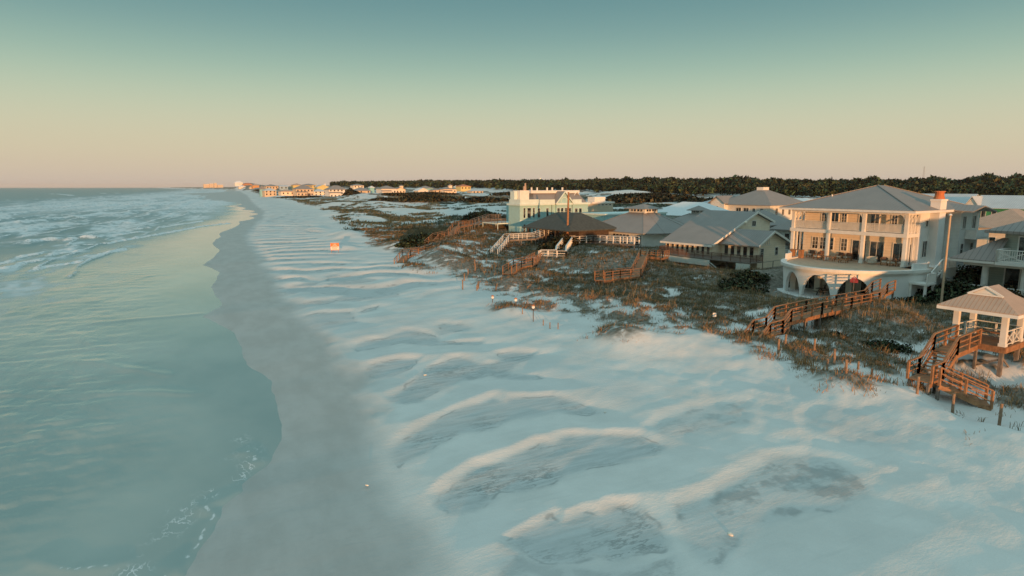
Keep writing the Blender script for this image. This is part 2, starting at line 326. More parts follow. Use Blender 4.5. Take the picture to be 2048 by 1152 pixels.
BREAKERS = [
 (0.6, [(-79.64,294.14),(-75.21,300.13),(-70.53,308.06),(-67.2,324.22)]),
 (0.45, [(-67.84,342.6),(-63.66,356.74)]),
 (0.5, [(-65.26,372.84),(-54.7,345.73)]),
 (0.4, [(-60.47,373.66),(-56.51,416.27)]),
 (0.8, [(-44.08,201.52),(-42.42,203.33),(-40.65,206.06)]),
 (0.8, [(-36.66,206.24),(-34.61,209.83),(-31.22,208.28)]),
 (0.25, [(-31.52,210.36),(-27.38,218.81),(-22.74,230.61)]),
 (0.3, [(-24.75,248.86),(-18.84,253.58),(-6.23,292.97)]),
 (0.25, [(-31.82,183.37),(-26.23,185.33),(-23.07,197.15),(-18.35,210.43),(-6.33,254.14),(2.87,270.79)]),
 (0.3, [(-32.31,170.11),(-30.44,171.14)]),
 (0.2, [(-31.78,160.51),(-28.45,165.9)]),
 (0.3, [(-36.42,158.35),(-34.91,161.94)]),
 (0.3, [(-38.71,142.87),(-37.19,145.51),(-36.65,147.0)]),
 (0.3, [(-33.13,144.53),(-31.97,146.65)]),
 (0.3, [(-35.41,130.24),(-34.15,133.15),(-33.43,136.53)]),
 (0.15, [(-25.18,153.23),(-23.61,152.52)]),
 (0.2, [(-23.61,152.52),(-22.33,158.44),(-20.37,165.91)]),
 (0.25, [(-97.98,451.21),(-90.1,483.97),(-79.8,534.94)]),
 (0.3, [(-98.19,406.69),(-93.91,404.74)]),
 (0.3, [(-82.27,562.44),(-76.17,573.91)]),
 (0.4, [(-68.46,645.39),(-67.34,719.29)]),
 (0.5, [(-43.98,435.12),(-37.27,440.94),(-28.11,465.84),(-19.16,495.09)]),
 (0.4, [(-36.76,294.22),(-32.64,298.74),(-28.8,296.99)]),
 (0.6, [(-304.98,1567.97),(-277.72,1506.18),(-218.18,1275.81)]),
 (0.5, [(-233.81,1645.64),(-214.45,1698.47),(-190.26,1754.25)]),
 (0.4, [(-139.16,538.14),(-133.38,572.2),(-133.74,615.19)]),
 (0.2, [(-28.86,135.21),(-26.8,139.09),(-24.68,142.43)]),
 (0.3, [(-204.53,861.55),(-200.16,923.78),(-166.58,875.08)]),
 (0.3, [(-165.89,984.07),(-150.38,1068.09),(-124.3,1167.54)]),
 (0.3, [(-96.18,812.17),(-75.21,903.14),(-60.74,1027.24)]),
 (0.3, [(-51.17,610.3),(-36.53,682.22),(-17.38,776.26)]),
 (0.3, [(-74.5,1144.84),(-40.65,1447.5)]),
 (0.3, [(-25.66,536.64),(-6.47,646.97),(6.94,736.63)]),
]
LINES = [
 [(-15.73,75.31),(-14.51,74.26),(-12.42,70.29),(-10.7,65.32)],
 [(-11.42,60.78),(-9.06,58.72),(-7.06,56.24),(-4.12,53.13)],
 [(-14.35,52.63),(-11.35,51.74),(-7.77,50.22),(-5.44,49.4),(-2.58,47.5)],
 [(-15.3,76.37),(-9.33,77.7),(-2.61,78.23)],
 [(-26.56,102.26),(-20.54,104.91),(-13.3,109.31),(-10.59,115.79)],
 [(-20.23,109.77),(-9.48,102.31)],
 [(-2.14,24.62),(-1.78,26.18),(-1.36,28.05),(-1.09,29.8),(-0.14,30.67)],
 [(-2.61,24.44),(-2.32,24.98)],
 [(0.58,35.32),(0.92,33.78)],
 [(-7.07,27.67),(-5.7,26.59),(-4.53,26.16)],
]

def poly_sdf(px, py, poly):                               # signed distance, positive inside
    P = np.array(poly); n = len(P); d = np.full(px.shape, 1e9); ins = np.zeros(px.shape, bool)
    for i in range(n):
        a = P[i]; b = P[(i + 1) % n]; e = b - a; wx = px - a[0]; wy = py - a[1]
        t = np.clip((wx * e[0] + wy * e[1]) / (e @ e + 1e-9), 0, 1)
        d = np.minimum(d, (wx - e[0] * t) ** 2 + (wy - e[1] * t) ** 2)
        c = ((a[1] > py) != (b[1] > py)) & (px < (b[0] - a[0]) * (py - a[1]) / (b[1] - a[1] + 1e-12) + a[0])
        ins ^= c
    d = np.sqrt(d); return np.where(ins, d, -d)
def line_dist(px, py, pts):
    P = np.array(pts); d = np.full(px.shape, 1e9); side = np.zeros(px.shape); tt = np.zeros(px.shape); L = 0
    seg = np.hypot(*(P[1:] - P[:-1]).T); tot = seg.sum()
    for i in range(len(P) - 1):
        a = P[i]; b = P[i + 1]; e = b - a; wx = px - a[0]; wy = py - a[1]
        t = np.clip((wx * e[0] + wy * e[1]) / (e @ e + 1e-9), 0, 1); q = np.hypot(wx - e[0] * t, wy - e[1] * t)
        m = q < d; d = np.where(m, q, d); cr = (e[0] * wy - e[1] * wx) / math.hypot(*e); side = np.where(m, cr, side)
        tt = np.where(m, (L + seg[i] * t) / tot, tt); L += seg[i]
    return d, side, tt

def damp_field(X, Y):                                     # crusted damp hollows between the drifts, and how low the ground lies there
    d = np.zeros(X.shape); low = np.zeros(X.shape)
    xs = X + .7 * (fbm(X / 1.3, Y / 1.3, 101, 4) - .5); ys = Y + .7 * (fbm(X / 1.3, Y / 1.3, 111, 4) - .5)
    for w, p in DAMP:
        P = np.array(p); m = (X > P[:, 0].min() - 5) & (X < P[:, 0].max() + 5) & (Y > P[:, 1].min() - 6) & (Y < P[:, 1].max() + 4)
        if not m.any(): continue
        d[m] = np.maximum(d[m], w * sm(-.35, .45, poly_sdf(xs[m], ys[m], p)))
        low[m] = np.maximum(low[m], np.maximum(w * .95 * sm(-2.6, .5, poly_sdf(X[m], Y[m] + 1.3, p)), w * sm(-1.1, .3, poly_sdf(X[m], Y[m], p))))
    s = X - coast(Y)
    ph = Y / 8.5 + 2.6 * fbm(X / 15, Y / 24, 121, 3) + .05 * (X - 8) + 1.6 * noise(Y / 30, X / 60, 131)
    saw = ph - np.floor(ph); r = sm(.12, .55, saw) * (1 - sm(.72, .98, saw))
    r = r * sm(.15, .75, noise(X / 8, Y / 10, 141) * .6 + .4 * noise(X / 4, Y / 6, 143) + .1) * 1.2
    farm = sm(68, 84, Y) * (1 - sm(22, 33, s)) * (1 - .5 * sm(250, 500, Y))
    d = np.maximum(d, .8 * np.clip(r, 0, 1) * farm); low = np.maximum(low, 2.1 * np.clip(r, 0, 1) * farm)
    return d, low
def wet_field(X, Y):
    s2 = X - shore(Y); s = X - coast(Y)
    lim = 7.2 + 2.2 * (fbm(X / 5 + 9, Y / 4.5, 151, 3) - .5) + np.interp(Y, [20, 28, 33, 40, 50, 58, 70, 80, 100, 200], [-1.2, -.3, -.6, 1.6, 1.4, 1.2, -.6, 0, 0, -1])
    return 1 - sm(-1.5, 1.3, s - lim + 1.4 * (fbm(X / 1.6, Y / 2.2, 153, 3) - .5))

def polar(r0, view_step, rmax=15000):
    rs = [r0]
    while rs[-1] < rmax:
        r = rs[-1]; rs.append(r * (1.0075 if r < 250 else 1.012 if r < 900 else 1.03 if r < 3000 else 1.12) + .004)
    rs = np.array(rs)
    va = 24.5; A = []
    a = va - 180
    while a < va + 180:
        A.append(a); d = abs(a - va); a += view_step if d < 44 else .8 if d < 70 else 4
    A = np.radians(np.array(A)); return rs, A
def grid_faces(nr, na, wrap):
    i = np.arange(nr - 1)[:, None]; j = np.arange(na if wrap else na - 1)[None, :]; j2 = (j + 1) % na
    f = np.stack([i * na + j, (i + 1) * na + j, (i + 1) * na + j2, i * na + j2], -1); return f.reshape(-1, 4)

# ---- ground: one sheet from the sea bed to the horizon
rs, A = polar(6.0, .13)
X = (rs[:, None] * np.sin(A)[None, :]).ravel(); Y = (rs[:, None] * np.cos(A)[None, :]).ravel()
z = gh(X, Y); vg = veg(X, Y); dp, lw = damp_field(X, Y); wt = wet_field(X, Y)
s = X - coast(Y)
bm_ = sm(6, 9, s) * (1 - sm(30, 38, s))
z = z + bm_ * (.26 * (1 - lw) * (1 - wt) + .075 * (1 - wt) * (1 - np.abs(2 * fbm(X / 11 + Y / 30, Y / 3.6 - X / 16, 163, 3) - 1)) ** 2 + .05 * (fbm(X / 2.2, Y / 2.2, 161, 2) - .5))
z = z + sm(28, 34, s) * .28 * vg * (1 - sm(90, 150, Y))
near_m = sm(20, 30, s) * (1 - sm(80, 120, Y)) * (1 - sm(31, 40, s))
z = z + near_m * .22 * (fbm(X / 1.4, Y / 1.8, 171, 3) - .5)
f = grid_faces(len(rs), len(A), True)
cx = len(X); vs = np.stack([X, Y, z], 1); vs = np.vstack([vs, [[0, 0, gh(0, 0)]]])
m = bpy.data.materials.new('sand'); m.use_nodes = True
ground = raw_mesh('ground', vs, f, m, True); ground['kind'] = 'structure'
attr(ground, 'veg', np.append(vg, 0)); attr(ground, 'damp', np.append(dp, 0)); attr(ground, 'wet', np.append(wt, 0))
def sand_nodes(m):
    n = m.node_tree; N = n.nodes; L = n.links; bs = N['Principled BSDF']
    def at(k):
        a = N.new('ShaderNodeAttribute'); a.attribute_name = k; return a.outputs['Fac']
    g = N.new('ShaderNodeNewGeometry')
    def ns(scale, det=5, st=None, rough=.55):
        t = N.new('ShaderNodeTexNoise'); t.inputs['Scale'].default_value = scale; t.inputs['Detail'].default_value = det; t.inputs['Roughness'].default_value = rough
        if st:
            mp = N.new('ShaderNodeMapping'); mp.inputs['Scale'].default_value = st; mp.inputs['Rotation'].default_value = (0, 0, R(-12)); L.new(g.outputs['Position'], mp.inputs[0]); L.new(mp.outputs[0], t.inputs['Vector'])
        else: L.new(g.outputs['Position'], t.inputs['Vector'])
        return t.outputs[0]
    def mr(x, a, b, c=0, d=1):
        q = N.new('ShaderNodeMapRange'); q.interpolation_type = 'SMOOTHSTEP'
        for k, v in zip((1, 2, 3, 4), (a, b, c, d)): q.inputs[k].default_value = v
        L.new(x, q.inputs[0]); return q.outputs[0]
    def mth(op, a, b):
        q = N.new('ShaderNodeMath'); q.operation = op
        for k, v in enumerate((a, b)):
            if isinstance(v, (int, float)): q.inputs[k].default_value = v
            else: L.new(v, q.inputs[k])
        return q.outputs[0]
    def mix(f, a, b, bt='MIX'):
        q = N.new('ShaderNodeMix'); q.data_type = 'RGBA'; q.blend_type = bt
        if isinstance(f, (int, float)): q.inputs[0].default_value = f
        else: L.new(f, q.inputs[0])
        for k, v in ((6, a), (7, b)):
            if isinstance(v, tuple): q.inputs[k].default_value = (*v, 1)
            else: L.new(v, q.inputs[k])
        return q.outputs[2]
    dry = mix(mr(ns(.35, 6), .3, .7), (.64, .625, .59), (.74, .72, .68))
    dry = mix(mr(ns(14, 4), .55, .8, 0, .25), dry, (.50, .48, .45))
    streak = ns(1.3, 7, (.35, 2.2, 1), .62)                       # wind-drawn streaks
    dmp = mix(mr(streak, .35, .65), (.555, .575, .565), (.455, .48, .47))
    crack = ns(.9, 8, (.5, 1.6, 1), .7)
    cr1 = mr(mth('ABSOLUTE', mth('SUBTRACT', crack, .5), 0), .012, .035, 1, 0)
    cr2 = mth('MULTIPLY', cr1, mr(ns(.25, 3), .45, .62))
    dmp = mix(mth('MULTIPLY', cr2, .6), dmp, (.17, .185, .18))
    dfac = at('damp')
    col = mix(dfac, dry, dmp)
    edge = mth('MULTIPLY', mr(mth('ABSOLUTE', mth('SUBTRACT', dfac, .55), 0), 0, .22, 1, 0), mr(ns(.7, 5), .48, .62))
    col = mix(mth('MULTIPLY', edge, .7), col, (.27, .285, .28))
    sweep = mr(ns(.8, 6, (.3, 2.6, 1), .6), .52, .72, 0, .25)
    col = mix(sweep, col, (.50, .505, .49))
    col = mix(mr(ns(38, 3), .35, .7, 0, .16), col, (.36, .36, .35))
    col = mix(mr(ns(.09, 4, (1, .6, 1)), .4, .62, 0, .30), col, (.52, .535, .53))
    # wet sand near the water
    wetc = mix(mr(ns(.5, 7, (1, .4, 1), .62), .32, .68), (.405, .395, .37), (.475, .465, .44))
    wetc = mix(mr(ns(2.2, 7, (.7, 1.8, 1), .68), .5, .75, 0, .3), wetc, (.33, .335, .32))
    wf = at('wet'); col = mix(wf, col, wetc)
    # litter and dead stems among the grass
    v = at('veg'); lit = mix(mr(ns(2.5, 6), .35, .65), (.12, .11, .08), (.25, .23, .195))
    vf = mth('MULTIPLY', mr(v, .05, .6), mr(mth('ADD', ns(1.1, 7, None, .65), mth('MULTIPLY', v, .35)), .45, .70))
    col = mix(vf, col, lit)
    L.new(col, bs.inputs['Base Color'])
    rg = mth('ADD', mth('MULTIPLY', wf, -.42), .92); L.new(rg, bs.inputs['Roughness'])
    bs.inputs['Specular IOR Level'].default_value = .3
    b = N.new('ShaderNodeBump'); b.inputs['Strength'].default_value = .5; b.inputs['Distance'].default_value = .06
    hh = mth('ADD', mth('MULTIPLY', ns(3, 7, (.6, 1.6, 1), .6), .8), mth('MULTIPLY', ns(9, 5), .45))
    L.new(mth('MULTIPLY', hh, mth('SUBTRACT', 1.0, mth('MULTIPLY', wf, .8))), b.inputs['Height']); L.new(b.outputs[0], bs.inputs['Normal'])
sand_nodes(m)

# ---- sea
rs, A = polar(6.0, .15)
X = (rs[:, None] * np.sin(A)[None, :]).ravel(); Y = (rs[:, None] * np.cos(A)[None, :]).ravel()
s2 = X - shore(Y); s = X - coast(Y)
deep = sm(4, 30, -s2 - 8 * (fbm(X / 14, Y / 20, 199, 3) - .5))
z = (.25 + .75 * deep) * sm(0, 6, -s2) * (.20 * (fbm(X / 3.6 + .25 * Y / 9, Y / 6.5, 201, 3) - .5) + .05 * (fbm(X / .9, Y / 1.4, 211, 2) - .5) * (1 - sm(80, 160, np.hypot(X, Y))))
z = z + deep * sm(10, 60, -s2) * .5 * np.sin((s + 5 * fbm(X / 50, Y / 70, 221, 2)) / 2.7) * noise(X / 14, Y / 22, 231)
rip = sm(3.5, 13, -s2 + 3 * (fbm(X / 6, Y / 8, 351, 3) - .5)); dist = np.hypot(X, Y)
z = z + rip * (1 - sm(110, 190, dist)) * (.11 * (fbm(X / 2.4 + Y / 9, Y / 1.0, 361, 3) - .5) + .05 * (noise(X / .8, Y / .42, 371) - .5) * (1 - sm(40, 80, dist)))
foam = np.zeros(X.shape)
for h, p in BREAKERS:
    P = np.array(p); wid = .75 + 1.3 * h; wid *= 1 + np.clip((P[:, 1].mean() - 250) / 350, 0, 6)
    m = (X > P[:, 0].min() - 25 * wid) & (X < P[:, 0].max() + 25 * wid) & (Y > P[:, 1].min() - 60) & (Y < P[:, 1].max() + 60)
    if not m.any(): continue
    xx = X[m] + 1.2 * (noise(X[m] / 3, Y[m] / 5, 241) - .5); d, sd_, t = line_dist(xx, Y[m], P)
    off = -(xx - np.interp(Y[m], *zip(*sorted((b, a) for a, b in P))))    # distance on the seaward side
    tap = 1 - sm(0, 8, d) * 0
    e = np.clip(1 - ((Y[m] < P[:, 1].min() - 2) | (Y[m] > P[:, 1].max() + 2)) * 1.0, 0, 1)
    e = np.where(d < .01, 1, np.exp(-np.maximum(0, np.maximum(P[:, 1].min() - Y[m], Y[m] - P[:, 1].max())) / (2 + 3 * wid)))
    crest = np.where(off > 0, np.exp(-(off / (2.2 * wid)) ** 2), np.exp(-(off / (.55 * wid)) ** 2))
    z[m] += h * .95 * crest * e * (.7 + .6 * noise(Y[m] / 4, X[m] / 4, 251))
    fo = np.where(off > 0, np.exp(-(off / (.9 * wid)) ** 2), np.exp(-(off / (.8 * wid)) ** 2)) * e
    foam[m] = np.maximum(foam[m], fo * (.95 + .6 * noise(Y[m] / 2.2, X[m] / 1.2, 261)))
# drifting foam left behind by broken waves
surf = sm(13, 22, -s2 * (1 - .0 * Y)) * (1 - sm(150, 260, -s) * (1 - .0))
pf = fbm((s + .10 * Y) / 13, Y / 42, 271, 4); pf2 = fbm(s / 3.0, Y / 8, 281, 3)
yb = sm(60, 130, Y)
z = z + .5 * np.clip(foam, 0, 1) * (fbm(X / 1.1, Y / 1.5, 263, 2) - .4)
drift = surf * yb * sm(.40, .60, pf * .6 + pf2 * .4)
ph = (s + 9 * fbm(X / 30, Y / 45, 273, 3) + .02 * Y) / (6.5 + 0 * Y); ci = np.floor(ph); fr_ = ph - ci
gap = sm(.43, .55, noise(Y / 26 + ci * 7.7, ci * 3.1, 277) * .7 + noise(Y / 7 + ci * 2.2, ci, 278) * .3)
lines = np.where(fr_ > .82, sm(.82, .97, fr_), 0) * gap * sm(16, 24, -s2) * (1 - sm(110, 190, -s)) * yb * (np.hypot(X, Y) > 70)
foam = np.maximum(foam, .95 * lines * (.7 + .5 * noise(Y / 2.5, X / 1.5, 279))); z += .35 * lines * gap
farsurf = sm(250, 600, Y) * sm(4, 20, -s2) * (1 - sm(120, 230, -s)); drift = np.maximum(drift, 1.0 * farsurf * (.6 + .4 * sm(.38, .55, fbm(s / 22, Y / 130, 291, 4))))
lines2 = np.maximum(0, np.sin((s + 12 * fbm(X / 40, Y / 60, 303, 3)) / 1.9)) ** 6 * sm(.46, .6, noise(Y / 34, s / 9, 305)) * sm(26, 40, -s2) * (1 - sm(150, 240, -s)) * sm(110, 170, Y)
foam = np.maximum(foam, .9 * lines2); z += .3 * lines2
for p in LINES:
    d, sd_, t = line_dist(X + .8 * (fbm(X / 1.5, Y / 1.5, 311, 3) - .5), Y, p); w = .06 + .0016 * np.hypot(X, Y)
    q = np.exp(-(d / w) ** 2)
    foam = np.maximum(foam, .55 * q * sm(.42, .6, fbm(X / .7, Y / .7, 321, 2)) * (np.hypot(X, Y) < 45)); z += .05 * np.exp(-(d / .5) ** 2)
lace = np.exp(-((s2 + 1.0 + 1.6 * (fbm(X / 2.5, Y / 2.5, 331, 3) - .5)) / .55) ** 2) * (1 - sm(33, 37, Y)) * sm(10, 14, Y) + .5 * np.exp(-((s2 + 2.2) / .5) ** 2) * sm(34, 36, Y) * (1 - sm(37, 39, Y))
sh = sm(-55, -8, s2) * (1 - .35 * sm(90, 200, Y)) * (1 - .25 * sm(-6, -1, s2))
f = grid_faces(len(rs), len(A), True); keep = (s2[f] < 1.5).any(1); f = f[keep]
used, inv = np.unique(f, return_inverse=True); f = inv.reshape(-1, 4)
mw = bpy.data.materials.new('sea_water'); mw.use_nodes = True
sea = raw_mesh('sea', np.stack([X, Y, z], 1)[used], f, mw, True); sea['kind'] = 'structure'
attr(sea, 'foam', foam[used]); attr(sea, 'drift', drift[used]); attr(sea, 'lace', lace[used]); attr(sea, 'ripple', rip[used]); attr(sea, 'far', sm(90, 220, dist)[used]); attr(sea, 'shallow', sh[used]); attr(sea, 'calm', (1 - deep)[used])
def sea_nodes(m):
    n = m.node_tree; N = n.nodes; L = n.links; bs = N['Principled BSDF']
    def at(k):
        a = N.new('ShaderNodeAttribute'); a.attribute_name = k; return a.outputs['Fac']
    g = N.new('ShaderNodeNewGeometry')
    def ns(scale, det, st, rot=0):
        t = N.new('ShaderNodeTexNoise'); t.inputs['Scale'].default_value = scale; t.inputs['Detail'].default_value = det
        mp = N.new('ShaderNodeMapping'); mp.inputs['Scale'].default_value = st; mp.inputs['Rotation'].default_value = (0, 0, R(rot))
        L.new(g.outputs['Position'], mp.inputs[0]); L.new(mp.outputs[0], t.inputs['Vector']); return t.outputs[0]
    def mth(op, a, b):
        q = N.new('ShaderNodeMath'); q.operation = op
        for k, v in enumerate((a, b)):
            if isinstance(v, (int, float)): q.inputs[k].default_value = v
            else: L.new(v, q.inputs[k])
        return q.outputs[0]
    def mr(x, a, b, c=0, d=1):
        q = N.new('ShaderNodeMapRange'); q.interpolation_type = 'SMOOTHSTEP'
        for k, v in zip((1, 2, 3, 4), (a, b, c, d)): q.inputs[k].default_value = v
        L.new(x, q.inputs[0]); return q.outputs[0]
    def mix(f, a, b):
        q = N.new('ShaderNodeMix'); q.data_type = 'RGBA'
        L.new(f, q.inputs[0])
        for k, v in ((6, a), (7, b)):
            if isinstance(v, tuple): q.inputs[k].default_value = (*v, 1)
            else: L.new(v, q.inputs[k])
        return q.outputs[2]
    body = mix(at('shallow'), (.21, .29, .29), (.43, .47, .425))
    body = mix(mr(ns(.12, 5, (1, .6, 1)), .35, .65, 0, .5), body, (.23, .31, .295))
    foam = mth('MULTIPLY', at('foam'), mr(ns(2.6, 7, (1, .55, 1)), .30, .55, .3, 1.2))
    ff = mr(foam, .25, .7)
    dr = mth('MULTIPLY', at('drift'), mr(ns(.55, 7, (1, .35, 1)), .30, .54, .25, 1.0))
    la = mth('MULTIPLY', at('lace'), mth('MULTIPLY', mr(mth('ABSOLUTE', mth('SUBTRACT', ns(2.2, 6, (1, .5, 1), 35), .5), 0), .0, .035, .9, 0), mr(ns(.9, 3, (1, .6, 1)), .42, .58)))
    ff = mth('MAXIMUM', mth('MAXIMUM', ff, dr), la)
    col = mix(ff, body, (.74, .74, .73)); L.new(mth('SUBTRACT', .5, mth('MULTIPLY', mth('SUBTRACT', 1.0, at('calm')), .22)), bs.inputs['Specular IOR Level']); L.new(col, bs.inputs['Base Color'])
    L.new(mth('ADD', mth('MULTIPLY', ff, .7), mth('ADD', .10, mth('MULTIPLY', mth('MULTIPLY', at('far'), mth('SUBTRACT', 1.0, at('calm'))), .28))), bs.inputs['Roughness'])
    bs.inputs['IOR'].default_value = 1.33
    b = N.new('ShaderNodeBump'); b.inputs['Distance'].default_value = .09; L.new(mth('ADD', .05, mth('MULTIPLY', at('ripple'), .5)), b.inputs['Strength'])
    h = mth('ADD', ns(.9, 5, (1, .55, 1), 18), mth('MULTIPLY', ns(3.2, 4, (1, .5, 1), -20), .45)); h = mth('ADD', h, mth('MULTIPLY', ff, .6))
    L.new(h, b.inputs['Height']); L.new(b.outputs[0], bs.inputs['Normal'])
sea_nodes(mw)

# ------------------------------------------------------------------ building parts
def frame_pt(face, off, c, z, d):
    return {'F': (off - d, c, z), 'K': (off + d, c, z), 'R': (c, off - d, z), 'L': (c, off + d, z)}[face]
def fbar(mb, face, off, c0, z0, c1, z1, d0, d1):
    p = frame_pt(face, off, c0, z0, d0); q = frame_pt(face, off, c1, z1, d1); mb.box(*p, *q)
def window(par, face, off, c, z0, w, h, nx=1, ny=1, m='white_paint', name='window', t=.09, glass='glass'):
    a = MB(); x0, x1, z1 = c - w / 2, c + w / 2, z0 + h
    fbar(a, face, off, x0 - t, z0 - t, x0, z1 + t, -.02, .07); fbar(a, face, off, x1, z0 - t, x1 + t, z1 + t, -.02, .07)
    fbar(a, face, off, x0, z1, x1, z1 + t, -.02, .068); fbar(a, face, off, x0, z0 - t, x1, z0, -.02, .085)
    for i in range(1, nx): fbar(a, face, off, x0 + w * i / nx - .025, z0, x0 + w * i / nx + .025, z1, .0, .05)
    for i in range(1, ny): fbar(a, face, off, x0, z0 + h * i / ny - .02, x1, z0 + h * i / ny + .02, .0, .046)
    o = a.obj(name, m, par)
    g = MB(); fbar(g, face, off, x0, z0, x1, z1, -.01, .025); g.obj('pane', glass, o)
    return o
def door(par, face, off, c, z0, w, h, n=2, m='white_paint'):
    return window(par, face, off, c, z0, w, h, n, 1, m, 'door', .1)
def railing(mb, pts, hgt=1.0, post=.12, step=1.6, top=.12, mid=(.38, .68), pick=None, x=False):
    for a, b in zip(pts[:-1], pts[1:]):
        a = np.array(a, float); b = np.array(b, float); L = np.linalg.norm(b - a); n = max(1, round(L / step))
        up = np.array([0, 0, 1.])
        for i in range(n + 1):
            p = a + (b - a) * i / n; mb.bar(p - up * .05, p + up * hgt, post)
        mb.bar(a + up * (hgt + .02), b + up * (hgt + .02), top, .06)
        for k in mid: mb.bar(a + up * hgt * k, b + up * hgt * k, .04, min(.09, post * .55))
        if pick:
            k = int(L / pick)
            for i in range(k):
                p = a + (b - a) * (i + .5) / k; mb.bar(p + up * .1, p + up * (hgt - .05), .045)
        if x:
            for i in range(n):
                p = a + (b - a) * i / n; q = a + (b - a) * (i + 1) / n; mb.bar(p + up * .1, q + up * (hgt - .1), .06); mb.bar(p + up * (hgt - .1), q + up * .1, .055)
def stair(mb, a, b, w, side, n=None):                     # treads and stringers from a down/up to b, side = unit vector across
    a = np.array(a, float); b = np.array(b, float); side = np.array(side, float); n = n or max(3, int(abs(a[2] - b[2]) / .18))
    d = b - a; hd = d.copy(); hd[2] = 0; hl = np.linalg.norm(hd); hd /= hl
    for i in range(n):
        p = a + d * (i + .5) / n; run = hl / n
        c = [p + side * sw * w / 2 + hd * sh * run * .48 for sw, sh in ((-1, -1), (1, -1), (1, 1), (-1, 1))]
        mb.slab([(q[0], q[1], p[2]) for q in c], .05)
    for sw in (-1, 1): mb.bar(a + side * sw * (w / 2 + .03) - (0, 0, .12), b + side * sw * (w / 2 + .03) - (0, 0, .12), .06, .26)

# ------------------------------------------------------------------ the big house with arches
H8 = thing('beach_house', 'large three storey white house with curved arched base, tall chimney and hipped grey roof', 'house', (73.2, 49.1, 1.2), 9.5)
AC, AW, BD = 5.3, 8.0, 10.0
def curve(u, k=1.0): t = math.pi * u; return (-BD * k * math.sin(t) , AC + AW * k * math.cos(t))
cp = [curve(i / 400) for i in range(401)]
cl = [0.0]
for p, q in zip(cp[:-1], cp[1:]): cl.append(cl[-1] + math.dist(p, q))
def at_a(a):                                              # arc length where the front of the curve passes y = a
    return min(((abs(p[1] - a), l) for p, l in zip(cp, cl) if p[0] < -1))[1]
arches = [((at_a(8.5)), 1.62, 2.62), (at_a(4.95), 1.75, 2.68), (at_a(1.2), 1.8, 2.6)]
arches.append((arches[0][0] - 4.2, 1.6, 2.5))
Z0, ZT, ZD = 1.25, 4.42, 4.62
mb = MB(); ls = np.arange(0, cl[-1], .09)
def cpt(l, k):
    i = min(np.searchsorted(cl, l), 400) / 400; return curve(i, k)
def zopen(l):
    for c, w, h in arches:
        if abs(l - c) < w: return Z0 + h * (1 - ((l - c) / w) ** 2) ** .5
    return Z0
KI = 1 - .42 / BD
for l0, l1 in zip(ls[:-1], ls[1:]):
    o0, o1, i0, i1 = cpt(l0, 1), cpt(l1, 1), cpt(l0, KI), cpt(l1, KI); za, zb = zopen(l0 + 1e-4), zopen(l1 - 1e-4)
    mb.face((*o0, za), (*o0, ZT), (*o1, ZT), (*o1, zb)); mb.face((*i0, ZT), (*i0, za), (*i1, zb), (*i1, ZT))
    mb.face((*o0, za), (*o1, zb), (*i1, zb), (*i0, za))
mb.obj('arcade_wall', 'white_stucco', H8)
mb = MB(); seg = [i / 60 for i in range(61)]
def ringband(mb, k0, k1, z0, z1):
    for a, b in zip(seg[:-1], seg[1:]):
        p, q, r, s = curve(a, k0), curve(b, k0), curve(a, k1), curve(b, k1)
        mb.face((*r, z0), (*r, z1), (*s, z1), (*s, z0)); mb.face((*p, z0), (*q, z0), (*q, z1), (*p, z1))
        mb.face((*p, z1), (*q, z1), (*s, z1), (*r, z1)); mb.face((*p, z0), (*r, z0), (*s, z0), (*q, z0))
ringband(mb, .95, 1.022, ZT - .16, ZT + .02); ringband(mb, .96, 1.04, ZT + .023, ZT + .34)
mb.obj('cornice', 'white_paint', H8)
mb = MB(); mb.prism([curve(a, .958) for a in seg] + [(2.9, AC - AW * .958), (2.9, 14.9), (-.3, 14.9)], ZD - .3, ZD); mb.obj('terrace_deck', 'deck_tan', H8)
mb = MB(); mb.prism([curve(a, 1.07) for a in seg] + [(2.9, AC - AW * 1.07), (2.9, AC + AW * 1.07)], Z0 - .35, Z0); mb.obj('patio', 'white_stucco', H8)
for pts in ([curve(.15, .99), curve(.08, .99), (-.3, 14.7)], [curve(.905, .985), curve(.95, .985), curve(.985, .985)]):
    mb = MB()
    for p, q in zip(pts[:-1], pts[1:]): mb.bar((*p, ZD + .42), (*q, ZD + .42), .22, .84)
    mb.obj('parapet', 'white_stucco', H8)
# ground floor behind the arches
mb = MB(); mb.box(-4.2, -.6, Z0, 2.85, 11.8, ZD - .36); mb.obj('ground_floor_wall', 'beige_int', H8)
for x, y in ((-6.2, 6.7), (-6.0, 10.0), (-5.9, 3.0)): mb = MB(); mb.box(x - .35, y - .35, Z0, x + .35, y + .35, ZD - .34); mb.obj('pillar', 'beige_int', H8)
mb = MB(); mb.prism([curve(a, .95) for a in seg] + [(0, AC - AW * .95), (0, AC + AW * .95)], ZD - .34, ZD - .305); mb.obj('ceiling', 'white_stucco', H8)
for y in (9.2, 5.2, 1.8): door(H8, 'F', -4.2, y, Z0 + .05, 1.6, 2.2, 2)
